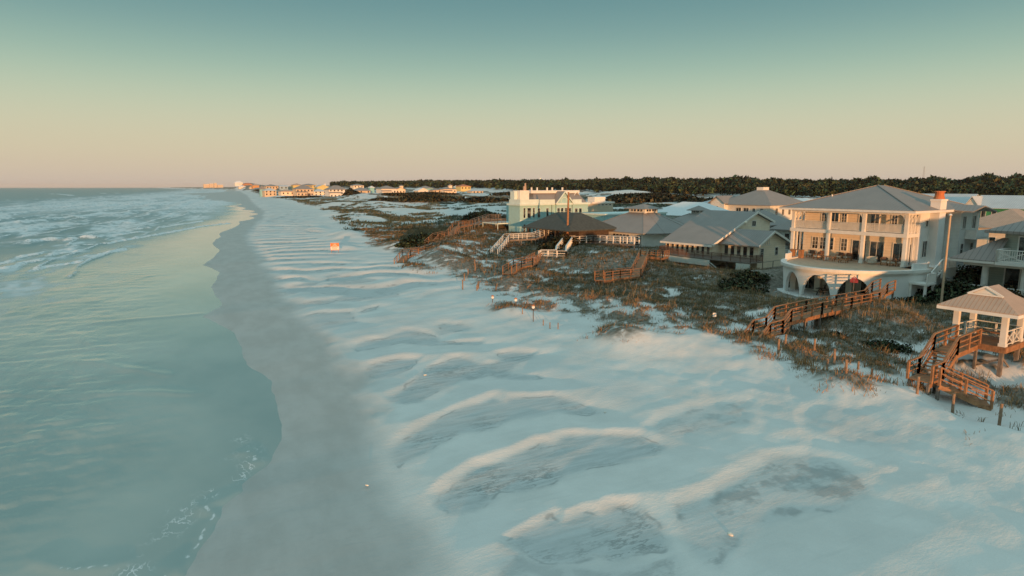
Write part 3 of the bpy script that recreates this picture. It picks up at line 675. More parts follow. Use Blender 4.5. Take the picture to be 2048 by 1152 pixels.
# main block
mb = MB(); mb.box(2.9, 0, Z0 - .3, 15, 14.7, 11.15); mb.obj('wall', 'cream_siding', H8)
mb = MB(); mb.box(9.6, -1.7, ZD, 15.0, -.05, 11.0); mb.obj('wing_wall', 'white_siding', H8)
mb = MB(); mb.box(-.9, -1.75, .6, 9.55, -.002, ZD); mb.box(9.6, -1.68, .6, 14.9, -.003, ZD - .002); mb.obj('side_wall', 'white_stucco', H8)
mb = MB(); mb.box(2.88, -.03, ZD, 14.9, .6, 11.1); mb.obj('side_cladding', 'white_stucco', H8)
mb = MB(); mb.box(-.15, -.1, 8.1, 2.88, 14.85, 8.55); mb.obj('balcony_floor', 'white_paint', H8)
mb = MB(); mb.box(-.1, -.05, 10.75, 2.86, 14.8, 11.1); mb.obj('porch_beam', 'white_paint', H8)
COLS = [.15, 5.1, 9.6, 14.55]
for y in COLS:
    mb = MB(); mb.box(-.02, y - .2, ZD, .34, y + .2, 8.1); mb.box(-.06, y - .24, ZD, .38, y + .24, ZD + .3); mb.box(-.02, y - .2, 8.55, .34, y + .2, 10.75)
    c = mb.obj('column', 'white_paint', H8)
    b = MB()
    for sgn in (-1, 1):
        if (y < 1 and sgn < 0) or (y > 14 and sgn > 0): continue
        pts = [(y + sgn * (.2 + .62 * (1 - math.cos(t))), 9.75 + 1.0 * math.sin(t)) for t in np.linspace(0, math.pi / 2, 9)]
        if sgn > 0:
            for (a0, z0), (a1, z1) in zip(pts[:-1], pts[1:]): b.face((.02, a0, z0), (.02, a1, z1), (.02, y + .2, z1), (.02, y + .2, z0)); b.face((.3, a0, z0), (.3, y + .2, z0), (.3, y + .2, z1), (.3, a1, z1)); b.face((.02, a0, z0), (.3, a0, z0), (.3, a1, z1), (.02, a1, z1))
    if b.f: b.obj('bracket', 'white_paint', c)
for y in (.15, 14.55):                                    # side openings of the porches
    for x in (1.1, 2.0):
        mb = MB(); mb.box(x - .1, y - .1, ZD, x + .1, y + .1, 8.1); mb.box(x - .1, y - .1, 8.55, x + .1, y + .1, 10.75); mb.obj('column', 'white_paint', H8)
    mb = MB()
    for x0, x1 in ((.3, 1.1), (1.1, 2.0), (2.0, 2.85)): mb.bar((x0, y, 9.7), (x1, y, 10.7), .1)
    mb.obj('brace', 'white_paint', H8)
for a, b in zip(COLS[:-1], COLS[1:]):
    mb = MB(); railing(mb, [(.16, a + .2, 8.57), (.16, b - .2, 8.57)], 1.0, .1, 9, .13, (.08,), .095); mb.obj('railing', 'white_paint', H8)
for y in (.15, 14.55):
    mb = MB(); railing(mb, [(.3, y, 8.57), (2.85, y, 8.57)], 1.0, .1, 1.2, .13, (.08,), .12); mb.obj('railing', 'white_paint', H8)
for c in (12.9, 10.75): window(H8, 'F', 2.9, c, 5.75, .78, 1.5, 2, 3)
window(H8, 'F', 2.9, 8.9, 5.75, .75, 1.5, 2, 3); window(H8, 'F', 2.9, 11.8, 5.75, .78, 1.5, 2, 3)
door(H8, 'F', 2.9, 6.9, ZD + .05, 1.75, 2.5, 2); door(H8, 'F', 2.9, 4.7, ZD + .05, 1.6, 2.5, 2); door(H8, 'F', 2.9, 1.55, ZD + .05, 2.3, 2.45, 3)
for c in (11.9, 9.15, 2.85): window(H8, 'F', 2.9, c, 9.35, .62, 1.2, 2, 3)
for c in (10.4, 6.7, 5.2, 1.3): door(H8, 'F', 2.9, c, 8.6, .95, 2.05, 2)
window(H8, 'R', -.03, 4.6, 5.6, 1.1, 1.9, 2, 1); window(H8, 'R', -.03, 4.6, 9.3, .6, .7, 1, 1)
for c in (10.6, 13.4): window(H8, 'R', -1.7, c, 8.9, .9, 1.5, 2, 1); window(H8, 'R', -1.7, c, 5.7, .8, 1.3, 1, 2)
mb = MB(); mb.box(11.2, -2.9, 7.6, 14.9, -1.72, 7.8); mb.box(11.2, -2.95, 7.8, 14.9, -2.85, 8.75); mb.box(11.2, -2.84, 7.8, 11.3, -1.72, 8.75); mb.box(11.3, -2.9, 8.75, 11.45, -2.75, 10.8); mb.obj('side_balcony', 'white_paint', H8)
mb = MB(); mb.hip(-1.1, -1.2, 16.3, 16.0, 11.28, 2.95, 7.3, 8.8, 7.4, 7.4, .2); r8 = mb.obj('roof', 'metal_roof', H8)
mb = MB(); mb.slab([(8.6, -3.3, 11.1), (11.9, -3.3, 11.75), (11.9, 1.5, 11.95), (8.6, .5, 11.3)], .14); mb.slab([(11.9, -3.3, 11.75), (15.8, -3.3, 11.0), (15.8, .5, 11.2), (11.9, 1.5, 11.95)], .14); mb.obj('side_gable', 'metal_roof', r8)
mb = MB()
for p, q in (((-1.1, -1.2, 11.28), (7.3, 7.4, 14.23)), ((-1.1, 16, 11.28), (7.3, 7.4, 14.23)), ((16.3, -1.2, 11.28), (8.8, 7.4, 14.23))): mb.bar(np.array(p) + (0, 0, .03), np.array(q) + (0, 0, .03), .26, .06)
mb.obj('ridge_cap', 'metal_roof', r8)
mb = MB(); mb.box(-1.13, -1.23, 11.0, 16.33, -1.13, 11.26); mb.box(-1.13, -1.13, 11.0, -1.03, 16.0, 11.26); mb.obj('fascia', 'white_paint', r8)
mb = MB(); mb.cyl((3.2, 11.2, 12.2), (3.2, 11.2, 13.0), .09); mb.obj('vent_pipe', 'white_paint', r8)
mb = MB(); mb.box(5.2, -1.1, .6, 6.8, -.005, 12.55); mb.box(5.12, -1.18, 12.35, 6.88, .05, 12.56); ch = mb.obj('chimney', 'white_stucco', H8)
mb = MB(); mb.cyl((6.0, -.55, 12.55), (6.0, -.55, 13.05), .62, .48, 14); mb.cyl((6.0, -.55, 13.05), (6.0, -.55, 13.4), .48, .5, 14); mb.cyl((6.0, -.55, 13.4), (6.0, -.55, 13.52), .62, .6, 14); mb.obj('chimney_pot', 'terracotta', ch)
# stair from the terrace down to the boardwalk, on the near side
mb = MB(); mb.box(2.6, -3.0, 4.4, 6.4, -1.78, 4.6); mb.box(-3.4, -4.1, 3.2, -1.2, -2.2, 3.4); stair(mb, (2.6, -2.5, 4.55), (-1.2, -2.9, 3.4), 1.2, (0, 1, 0)); mb.box(2.6, -3.0, 3.5, 6.4, -2.9, 4.4)
for x, y in ((-3.2, -3.9), (-1.4, -3.9), (-3.2, -2.4), (-1.4, -2.4)): mb.box(x - .12, y - .12, .8, x + .12, y + .12, 3.2)
ss = mb.obj('side_stair', 'white_paint', H8)
mb = MB(); railing(mb, [(6.3, -2.95, 4.6), (2.6, -2.95, 4.6), (-1.2, -3.5, 3.4), (-1.2, -4.05, 3.4), (-3.3, -4.05, 3.4)], 1.05, .13, 1.7, .13, (.1,), .13); railing(mb, [(1.6, -1.95, 4.3), (-1.2, -2.3, 3.4)], 1.05, .13, 1.7, .13, (.1,), .13); mb.obj('stair_railing', 'white_paint', ss)

# ------------------------------------------------------------------ furniture on the big terrace and patio
def W8(x, y, z):
    r = R(9.5); return (73.2 + x * math.cos(r) - y * math.sin(r), 49.1 + x * math.sin(r) + y * math.cos(r), z)
def copy_tree(o, loc, rot, label):
    r = o.copy(); C.objects.link(r); r.location = loc; r.rotation_euler = (0, 0, R(rot)); r['label'] = label
    for ch in o.children:
        c = ch.copy(); C.objects.link(c); c.parent = r
        for g in ch.children:
            d = g.copy(); C.objects.link(d); d.parent = c
    return r
def armchair(name, label, loc, rot, wide=.8):
    t = thing(name, label, 'armchair' if wide < 1.2 else 'sofa', loc, rot, 'seats on the big terrace')
    z = loc[2]; w = wide / 2
    mb = MB()
    for x in (-.36, .36):
        for y in (-w + .04, w - .04): mb.box(x - .04, y - .04, z, x + .04, y + .04, z + (.62 if x < 0 else .85))
    mb.box(-.4, -w, z + .26, .4, w, z + .34); mb.box(-.4, -w - .02, z + .6, .36, -w + .1, z + .65); mb.box(-.4, w - .1, z + .6, .36, w + .02, z + .65)
    mb.obj('frame', 'wood', t)
    mb = MB(); mb.box(-.38, -w + .1, z + .345, .26, w - .1, z + .5); mb.obj('seat', 'cushion', t)
    mb = MB(); mb.slab([(.22, -w + .1, z + .95), (.36, -w + .1, z + .95), (.36, w - .1, z + .95), (.22, w - .1, z + .95)], .44); mb.obj('backrest', 'brown_frame', t)
    return t
ac = armchair('armchair', 'wooden armchair with pale cushion nearest the left wall end of the terrace', W8(1.2, 12.4, ZD), 9.5)
copy_tree(ac, W8(1.7, 11.2, ZD), 20, 'wooden armchair set back against the cream wall under the paned windows')
copy_tree(ac, W8(-.2, 10.6, ZD), -10, 'wooden armchair with pale cushion just left of the second porch column')
copy_tree(ac, W8(1.6, 8.6, ZD), 9.5, 'wooden armchair behind the low table right of the second column')
copy_tree(ac, W8(1.8, 7.75, ZD), 0, 'wooden armchair beside the left sliding doors')
copy_tree(ac, W8(.5, 2.5, ZD), 40, 'wooden armchair left of the three tall glass doors')
copy_tree(ac, W8(.2, 1.5, ZD), -30, 'wooden armchair before the three tall glass doors')
copy_tree(ac, W8(.9, .8, ZD), 9.5, 'wooden armchair tucked by the near corner column of the porch')
t = thing('bar_counter', 'tall wooden bar counter at the left end of the terrace', 'counter', W8(-.6, 13.3, ZD), 9.5)
mb = MB(); mb.box(-.35, -.9, ZD + 1.02, .35, .9, ZD + 1.1); mb.obj('counter_top', 'wood', t)
for y in (-.6, .6): mb = MB(); mb.box(-.25, y - .25, ZD, .25, y + .25, ZD + 1.02); mb.obj('base', 'wood', t)
def low_table(name, label, loc, rot, l, w, h, m='wood'):
    t = thing(name, label, 'table', loc, rot); z = loc[2]
    mb = MB(); mb.box(-w / 2, -l / 2, z + h - .06, w / 2, l / 2, z + h); mb.obj('table_top', m, t)
    for x in (-1, 1):
        for y in (-1, 1):
            mb = MB(); mb.box(x * (w / 2 - .1) - .04, y * (l / 2 - .1) - .04, z, x * (w / 2 - .1) + .04, y * (l / 2 - .1) + .04, z + h - .06); mb.obj('leg', m, t)
low_table('side_table', 'low wooden table just right of the second porch column', W8(-.9, 8.6, ZD), 9.5, 1.3, .7, .6)
low_table('coffee_table', 'low round edged wooden table in front of the wicker chair', W8(-1.2, 6.6, ZD), 9.5, 1.1, .7, .4)
t = thing('wicker_chair', 'pale rounded wicker lounge chair between the sliding doors and the near doors', 'chair', W8(.3, 3.9, ZD), 15)
mb = MB()
for i in range(10):
    a0, a1 = [-1.9 + 3.8 * k / 10 for k in (i, i + 1)]
    mb.slab([(.5 * math.cos(a0), .62 * math.sin(a0), ZD + .55 + .4 * math.cos(a0 / 2)), (.5 * math.cos(a1), .62 * math.sin(a1), ZD + .55 + .4 * math.cos(a1 / 2)), (.43 * math.cos(a1), .54 * math.sin(a1), ZD + .55 + .4 * math.cos(a1 / 2)), (.43 * math.cos(a0), .54 * math.sin(a0), ZD + .55 + .4 * math.cos(a0 / 2))], .6)
mb.obj('backrest', 'cushion', t)
mb = MB(); mb.cyl((0, 0, ZD + .12), (0, 0, ZD + .42), .45, .5, 16); mb.obj('seat', 'cushion', t)
t = thing('picnic_table', 'dark wooden picnic table with benches under the middle arch', 'picnic table', W8(-7.3, 4.9, Z0), 9.5)
mb = MB(); mb.box(-.4, -1.3, Z0 + .72, .4, 1.3, Z0 + .78); mb.obj('table_top', 'dark_wood', t)
for x in (-.75, .75): mb = MB(); mb.box(x - .14, -1.3, Z0 + .42, x + .14, 1.3, Z0 + .47); mb.obj('bench', 'dark_wood', t)
for y in (-.9, .9):
    mb = MB(); mb.bar((-.8, y, Z0), (-.15, y, Z0 + .72), .07); mb.bar((.8, y, Z0), (.15, y, Z0 + .72), .07); mb.bar((-.8, y, Z0 + .38), (.8, y, Z0 + .38), .07); mb.obj('leg', 'dark_wood', t)
t = thing('potted_plant', 'small potted plant standing on the picnic table under the middle arch', 'plant', W8(-7.2, 5.3, Z0 + .78), 0)
mb = MB(); mb.cyl((0, 0, Z0 + .78), (0, 0, Z0 + .98), .1, .14); mb.obj('pot', 'dark_wood', t)
mb = MB()
for i in range(14):
    a = i * 2.4; mb.bar((0, 0, Z0 + .95), (.22 * math.cos(a), .22 * math.sin(a), Z0 + 1.15 + .1 * (i % 3)), .05, .02)
mb.obj('leaves', 'dark_roof', t)

# ------------------------------------------------------------------ gabled house with a deck
G4 = thing('gabled_house', 'cream house with two steep grey gables, glazed seaward front and raised brown deck', 'house', (72.1, 71.6, 1.3), 9.5)
mb = MB(); mb.box(5.2, 2.8, 1.0, 12.4, 9.8, 4.95); mb.box(3, 9.801, 1.0, 18.2, 20, 4.55)
mb.face((5.2, 2.8, 4.9), (5.2, 2.8, 5.2), (8.3, 2.8, 6.9), (12.4, 2.8, 5.25), (12.4, 2.8, 4.9))
mb.face((3, 9.8, 4.55), (13.9, 9.8, 9.5), (18.2, 9.8, 7.95), (18.2, 9.8, 1.2), (3, 9.8, 1.2)); mb.face((3, 20, 4.55), (18.2, 20, 1.2), (18.2, 20, 7.95), (13.9, 20, 9.5))
mb.obj('wall', 'cream_siding', G4)
mb = MB(); mb.slab([(2.3, 9.3, 4.65), (2.3, 20.6, 4.55), (13.9, 20.6, 9.8), (13.9, 9.3, 9.8)], .18); mb.slab([(13.9, 9.3, 9.8), (13.9, 20.6, 9.8), (18.9, 20.6, 8.0), (18.9, 9.3, 8.0)], .18); r4 = mb.obj('roof', 'metal_roof', G4)
mb = MB(); mb.slab([(4.4, 2.1, 4.85), (4.4, 9.75, 4.85), (8.3, 9.75, 7.1), (8.3, 2.1, 7.1)], .16); mb.slab([(8.3, 2.1, 7.1), (8.3, 9.75, 7.1), (12.9, 9.75, 5.2), (12.9, 2.1, 5.2)], .16); mb.obj('roof', 'metal_roof', G4)
for p, q in (((2.3, 9.24, 4.55), (13.9, 9.24, 9.72)), ((13.9, 9.24, 9.7), (18.9, 9.24, 7.9)), ((4.4, 2.06, 4.77), (8.3, 2.06, 7.02)), ((8.3, 2.06, 7.02), (12.9, 2.06, 5.12)), ((2.25, 9.3, 4.45), (2.25, 20.6, 4.42))):
    mb = MB(); mb.bar(p, q, .08, .32); mb.obj('bargeboard', 'white_paint', r4)
for i in range(9): door(G4, 'F', 3, 10.6 + i * 1.1, 3.0, .58, 1.3, 1, 'cream_siding')
for i in range(5): door(G4, 'F', 5.2, 3.9 + i * 1.2, 2.95, .72, 1.6, 1, 'cream_siding')
window(G4, 'R', 2.8, 6.2, 3.1, .8, 1.25, 1, 2); window(G4, 'R', 2.8, 10.0, 3.2, .75, 1.2, 1, 2); window(G4, 'R', 9.8, 13.6, 7.35, 1.0, .85, 2, 1)
mb = MB(); [mb.bar((5.5 + .5 * i, 2.76, 4.95), (5.5 + .5 * i, 2.76, 5.25 + .26 * i), .1) for i in range(6)]; mb.box(5.3, 2.73, 4.85, 8.3, 2.79, 4.95); mb.obj('gable_vent', 'white_paint', G4)
mb = MB(); mb.prism([(-.2, .2), (2.95, .2), (5.15, 2.9), (5.15, 9.7), (2.95, 9.9), (2.95, 19.4), (.7, 19.4), (-.5, 14), (-.7, 7)], 2.62, 2.8); dk = mb.obj('deck', 'weathered_wood', G4)
mb = MB(); railing(mb, [(2.9, .3, 2.8), (-.1, .3, 2.8), (-.6, 7, 2.8), (-.4, 14, 2.8), (.75, 19.3, 2.8), (2.9, 19.3, 2.8)], 1.0, .1, 1.7, .12, (.1,), .14); mb.obj('deck_railing', 'brown_frame', dk)
mb = MB(); mb.slab([(-.66, 7.4, 2.55), (-.5, 17.8, 2.55), (-.3, 17.8, 2.55), (-.46, 7.4, 2.55)], .95); mb.slab([(-.3, .25, 2.55), (-.4, 2.6, 2.55), (-.25, 2.6, 2.55), (-.15, .25, 2.55)], 1.0)
mb.bar((-.62, 7.6, 2.4), (-.75, 5.9, 1.5), .22, .04); mb.bar((-.62, 7.6, 2.0), (-.8, 6.4, 1.35), .18, .04); mb.obj('skirt_panel', 'pale_siding', dk)
for y in (.6, 4.6, 8.6, 12.6, 16.8):
    mb = MB(); mb.box(.0, y - .12, .2, .24, y + .12, 2.6); mb.obj('deck_post', 'dark_wood', dk)
mb = MB(); mb.cyl((10.4, 9.15, 8.05), (10.4, 8.8, 7.95), .3, .3, 8); mb.obj('lamp', 'cream_siding', G4)
mb = MB(); railing(mb, [(4.0, 1.0, 1.5), (12, 1.0, 1.6)], 1.0, .09, 2.6, .05, ()); f4 = mb.obj('yard_fence', 'weathered_wood'); tag(f4, 'thin low wire fence along the foot of the gabled house side wall', 'fence')
f4.location = (72.1, 71.6, 0); f4.rotation_euler = (0, 0, R(9.5))

# ------------------------------------------------------------------ low octagonal house with a cupola, and its neighbour with another
def octo(name, label, loc, poly, z_eave, z_wall, apex, cup, over=.9):
    t = thing(name, label, 'house', loc, 9.5)
    cx, cy = apex[:2]; inn = [(cx + (x - cx) * .9, cy + (y - cy) * .9) for x, y in poly]
    mb = MB(); mb.prism(inn, z_wall, z_eave - .03); mb.obj('wall', 'white_siding', t)
    mb = MB(); n = len(poly); hx, hy = cup
    top = [(cx + (x - cx) * .22, cy + (y - cy) * .22) for x, y in poly]
    for k in range(n):
        p, q = poly[k], poly[(k + 1) % n]; a, b = top[k], top[(k + 1) % n]
        mb.face((*p, z_eave), (*a, apex[2]), (*b, apex[2]), (*q, z_eave)); mb.face((*p, z_eave - .18), (*p, z_eave), (*q, z_eave), (*q, z_eave - .18))
    mb.face(*[(*p, z_eave - .18) for p in poly]); mb.face(*[(*p, apex[2]) for p in top[::-1]])
    r = mb.obj('roof', 'metal_roof', t)
    mb = MB()
    for k in range(n): mb.bar((*poly[k], z_eave + .02), (*top[k], apex[2] + .02), .16, .05)
    mb.obj('ridge_cap', 'metal_roof', r)
    mb = MB(); mb.box(cx - hx, cy - hy, apex[2] - .4, cx + hx, cy + hy, apex[2] + .75); c = mb.obj('cupola', 'white_siding', t)
    mb = MB(); o = .75; mb.hip(cx - hx - o, cy - hy - o, cx + hx + o, cy + hy + o, apex[2] + .78, 1.0, cx, cx, cy, cy, .12); mb.obj('cupola_roof', 'metal_roof', c)
    for k in (-.6, -.22, .22, .6): window(c, 'F', cx - hx, cy + hy * k, apex[2] + .22, hy * .3, .42, 1, 1, name='cupola_window', t=.04)
    for k in (-.6, -.22, .22, .6): window(c, 'R', cy - hy, cx + hx * k, apex[2] + .22, hx * .3, .42, 1, 1, name='cupola_window', t=.04)
    return t
H3 = octo('octagonal_house', 'low white house with wide many sided grey roof and square windowed cupola behind white deck', (75.7, 97.4, 2.0), [(0, 23.5), (0, 5.4), (4, 3.4), (12, 2.6), (17, 6), (17, 21), (12, 25.5), (4, 26)], 5.05, 1.2, (8.4, 13.8, 8.75), (1.9, 2.3))
for c, w, n in ((19.2, 1.6, 2), (14.4, .9, 1), (13.4, .9, 1), (12.4, .9, 1), (11.4, .9, 1), (10.4, .9, 1), (7.4, 1.3, 2)): window(H3, 'F', .84, c, 2.75, w, 1.75, n, 1)
H3b = octo('octagonal_house', 'low house with smaller square cupola on grey roof just beside the white roofed house', (92, 104, 2.4), [(0, 14), (0, 3), (4, 0), (10, 0), (14, 3), (14, 14), (10, 17), (4, 17)], 5.9, 1.5, (7, 8.5, 8.15), (1.0, 1.2))
# ------------------------------------------------------------------ dark roofed pavilion
t = thing('pavilion', 'low open pavilion with broad almost black shingled roof in front of mint house', 'pavilion', (60.3, 123.5, 2.6), 9.5)
mb = MB(); mb.hip(-.8, -14.5, 12.5, 1.5, 5.55, 3.1, 5.0, 7.0, -9.0, -3.0, .2); mb.obj('roof', 'dark_roof', t)
mb = MB(); mb.box(3, -13, 1.5, 11, .4, 5.4); mb.obj('wall', 'dark_wood', t)
for y in (.6, -2.6, -5.8, -9, -12.2): mb = MB(); mb.box(0, y - .12, 1.5, .24, y + .12, 5.4); mb.obj('column', 'dark_wood', t)
for y in (-1.2, -4.2, -7.4): window(t, 'F', 3, y, 3.0, 1.6, 2.0, 2, 1, 'brown_frame')
# ------------------------------------------------------------------ mint house
MT = thing('mint_house', 'tall mint green house with mansard roof, gabled dormer, parapets and white trim', 'house', (85.6, 141.2, 2.5), 99.5); MT.scale = (1, .8, 1)
mb = MB(); mb.box(0, 0, 2.2, 12, 21.2, 9.7); mb.box(-1.2, 21.201, 2.2, 3.5, 27.4, 9.7); mb.box(-.5, 7.2, 2.2, -.001, 13.2, 9.7)
mb.obj('wall', 'mint_siding', MT)
mb = MB(); mb.box(-.45, -.45, 9.7, 12.4, 21.1, 10.15); mb.box(-1.65, 21.11, 9.7, 3.9, 27.8, 10.15); mb.box(-.8, 6.9, 9.69, -.451, 13.5, 10.12); mb.box(-.04, 0, 6.05, 0, 21.2, 6.3); mb.box(-1.24, 21.2, 6.05, -1.2, 27.4, 6.3); mb.obj('cornice', 'mint_trim', MT)
mb = MB(); mb.box(-.3, 13.6, 10.15, .0, 21.0, 11.0); mb.box(-1.4, 21.0, 10.15, -1.1, 27.5, 11.1); mb.box(-1.1, 27.2, 10.15, 3.2, 27.5, 11.1); mb.box(-1.4, 20.7, 10.15, -.31, 20.99, 11.1); mb.obj('parapet', 'mint_trim', MT)
mb = MB(); mb.box(-.3, 3.0, 10.15, 0, 6.6, 10.95); mb.obj('parapet', 'mint_trim', MT)
mb = MB(); mb.hip(.2, .3, 11.8, 21, 10.17, 2.3, 2.6, 9.5, 1.8, 19.2, .1); r = mb.obj('mansard_roof', 'metal_roof', MT)
mb = MB(); mb.box(2.3, 1.2, 12.48, 9.6, 20.2, 13.15); mb.obj('roof_parapet', 'white_paint', r)
for y in (19.9, 17.8, 14.0, 12.0, 8.0): mb = MB(); mb.box(2.35, y - .18, 13.15, 2.7, y + .18, 13.9); mb.obj('finial', 'white_paint', r)
mb = MB(); mb.box(.5, 22.6, 10.2, 3.4, 25.9, 13.2); ch = mb.obj('chimney', 'white_paint', MT)
mb = MB(); mb.cyl((1.4, 23.4, 13.2), (1.4, 23.4, 14.2), .5, .45, 10); mb.cyl((2.3, 22.4, 13.2), (2.3, 22.4, 14.9), .28, .24, 10); mb.obj('chimney_pot', 'tan_roof', ch)
mb = MB(); mb.box(1.6, 25.95, 10.2, 3.3, 27.0, 13.0); mb.obj('roof_turret', 'mint_trim', MT)
mb = MB(); y0, y1, ym = 7.2, 13.2, 10.2; mb.face((-.52, y0, 10.1), (-.52, ym, 12.7), (-.52, y1, 10.1)); g = mb.obj('dormer', 'mint_siding', MT)
mb = MB(); mb.slab([(-.85, y0 - .5, 9.95), (-.85, ym, 13.0), (4, ym, 13.0), (4, y0 - .5, 9.95)], .22); mb.slab([(-.85, ym, 13.0), (-.85, y1 + .5, 9.95), (4, y1 + .5, 9.95), (4, ym, 13.0)], .22); mb.obj('dormer_roof', 'metal_roof', g)
mb = MB(); mb.bar((-.9, y0 - .5, 9.9), (-.9, ym, 12.92), .1, .3); mb.bar((-.9, ym, 12.92), (-.9, y1 + .5, 9.9), .1, .3)
a = [(10.2 + 1.25 * math.cos(k), 10.3 + 1.25 * math.sin(k)) for k in np.linspace(0, math.pi, 11)]
for p, q in zip(a[:-1], a[1:]): mb.bar((-.56, *p), (-.56, *q), .08, .14)
mb.obj('bargeboard', 'mint_trim', g)
mb = MB(); mb.box(2.2, 1.6, 10.5, 3.2, 3.4, 12.0); mb.slab([(2.0, 1.3, 11.9), (2.0, 2.5, 12.9), (4.4, 2.5, 12.9), (4.4, 1.3, 11.9)], .1); mb.slab([(2.0, 2.5, 12.9), (2.0, 3.7, 11.9), (4.4, 3.7, 11.9), (4.4, 2.5, 12.9)], .1); dm = mb.obj('dormer', 'white_paint', MT); window(dm, 'F', 2.2, 2.5, 10.8, .6, 1.0)
for c in (3.2, 4.9): window(MT, 'F', 0, c, 6.7, 1.1, 2.0, 1, 2, 'mint_trim')
for c in (8.0, 9.5, 11.0, 12.4): window(MT, 'F', -.5, c, 7.2, .95, 1.7, 1, 2, 'mint_trim')
for c in (16.2, 19.4): window(MT, 'F', 0, c, 6.7, .9, 2.2, 1, 2, 'mint_trim')
for c, w in ((22.4, .7), (24.1, 1.3), (25.8, .7)):
    window(MT, 'F', -1.2, c, 6.8, w, 2.3, 1, 2, 'mint_trim'); window(MT, 'F', -1.2, c, 3.0, w, 2.3, 1, 2, 'mint_trim')
for y in (6.6, 14.6, 21.0): mb = MB(); mb.cyl((-.1, y, 2.3), (-.1, y, 9.7), .07, n=6); mb.obj('downpipe', 'dark_roof', MT)
mb = MB(); mb.box(4, 22.0, 5.2, 11, 31, 5.45); mb.box(4, 22.0, 2.6, 11, 32, 2.85); [mb.box(x, y, 1.5, x + .15, y + .15, 5.2) for x in (4, 10.8) for y in (26, 30.8)]; mb.obj('side_porch', 'mint_trim', MT)
mb = MB(); railing(mb, [(4, 28, 2.85), (4, 32, 2.85), (11, 32, 2.85)], 1, .1, 1.4, .1, (.1,), .2); railing(mb, [(4, 28, 5.45), (4, 31, 5.45), (11, 31, 5.45)], 1, .1, 1.4, .1, (.1,), .2); mb.obj('porch_railing', 'weathered_wood', MT)
# tan flat roofed block behind it
t = thing('flat_roofed_house', 'tan flat roofed building with small parapet block on top behind mint house', 'house', (103.7, 157.2, 3), 99.5)
mb = MB(); mb.box(0, 0, 2.2, 10, 16, 9.4); mb.obj('wall', 'tan_stucco', t)
mb = MB(); mb.box(-.3, -.3, 9.4, 10.3, 8.2, 9.85); mb.obj('cornice', 'white_paint', t)
mb = MB(); mb.box(1.0, 2.2, 9.85, 4, 6.2, 11.2); mb.obj('roof_block', 'white_paint', t)
for y in (1.2, 2.6, 4.0, 5.4): window(t, 'F', 0, y, 8.85, .9, .3, 1, 1)
t = thing('low_annex', 'long low pale green annex between tan building and cupola roof', 'annex', (99.9, 128, 3), 99.5)
mb = MB(); mb.box(0, 0, 2.2, 8, 20, 7.6); mb.obj('wall', 'mint_siding', t); mb = MB(); mb.box(-.2, -.2, 7.6, 8.2, 20.2, 7.95); mb.obj('parapet', 'mint_trim', t)

# ------------------------------------------------------------------ generic houses behind
def house(name, label, loc, x0, y0, x1, y1, zw, ze, rise, ridge, wall, roof, over=.7, wins=(), rot=9.5, cat='house', dz=0, group=None):
    t = thing(name, label, cat, loc, rot, group)
    mb = MB(); mb.box(x0, y0, zw, x1, y1, ze); w = mb.obj('wall', wall, t)
    mb = MB(); o = over
    if ridge == 'hipy': d = min(x1 - x0, y1 - y0) / 2 + o; mb.hip(x0 - o, y0 - o, x1 + o, y1 + o, ze, rise, (x0 + x1) / 2, (x0 + x1) / 2, y0 - o + d, y1 + o - d, .15)
    elif ridge == 'hipx': d = min(x1 - x0, y1 - y0) / 2 + o; mb.hip(x0 - o, y0 - o, x1 + o, y1 + o, ze, rise, x0 - o + d, x1 + o - d, (y0 + y1) / 2, (y0 + y1) / 2, .15)
    elif ridge == 'gaby':
        xm = (x0 + x1) / 2; mb.slab([(x0 - o, y0 - o, ze), (xm, y0 - o, ze + rise), (xm, y1 + o, ze + rise), (x0 - o, y1 + o, ze)][::-1], .15); mb.slab([(xm, y0 - o, ze + rise), (x1 + o, y0 - o, ze), (x1 + o, y1 + o, ze), (xm, y1 + o, ze + rise)][::-1], .15)
    elif ridge == 'gabx':
        ym = (y0 + y1) / 2; mb.slab([(x0 - o, y0 - o, ze), (x1 + o, y0 - o, ze), (x1 + o, ym, ze + rise), (x0 - o, ym, ze + rise)], .15); mb.slab([(x0 - o, ym, ze + rise), (x1 + o, ym, ze + rise), (x1 + o, y1 + o, ze), (x0 - o, y1 + o, ze)], .15)
    mb.obj('roof', roof, t)
    if ridge in ('gaby', 'gabx'):
        mb = MB(); k = rise * (1 - o / ((x1 - x0) / 2 + o)) if ridge == 'gaby' else rise
        if ridge == 'gaby':
            for yy in (y0 + .01, y1 - .01): mb.face((x0, yy, ze - .02), ((x0 + x1) / 2, yy, ze + rise - .2), (x1, yy, ze - .02))
        else:
            for xx in (x0 + .01, x1 - .01): mb.face((xx, y0, ze - .02), (xx, (y0 + y1) / 2, ze + rise - .2), (xx, y1, ze - .02))
        mb.obj('gable', wall, t)
    for f, c, z, ww, hh, nx in wins:
        off = x0 if f == 'F' else y0
        window(t, f, off, c, z, ww, hh, nx, 1)
    return t
house('white_roofed_house', 'broad house under plain white hipped roof between cupola and pyramid roof', (107, 138, 3.2), 0, -14, 13, 6, 2.5, 6.8, 3.3, 'hipy', 'white_siding', 'white_roof')
P5 = house('pyramid_roofed_house', 'white house with steep grey pyramid roof, white cap and small gabled dormer', (134, 144, 3.5), 0, -14, 17, 3, 3, 9.1, 4.6, 'hipx', 'white_siding', 'metal_roof', 1.2, [('F', -11.5, 6.6, .9, 1.5, 1), ('F', -9, 6.6, .9, 1.5, 1), ('F', -6.5, 5.8, 1.6, 2.4, 2), ('F', -4, 5.8, 1.6, 2.4, 2)] + [('R', x, 6.4, 1.0, 1.8, 2) for x in (3, 6, 9, 12)])
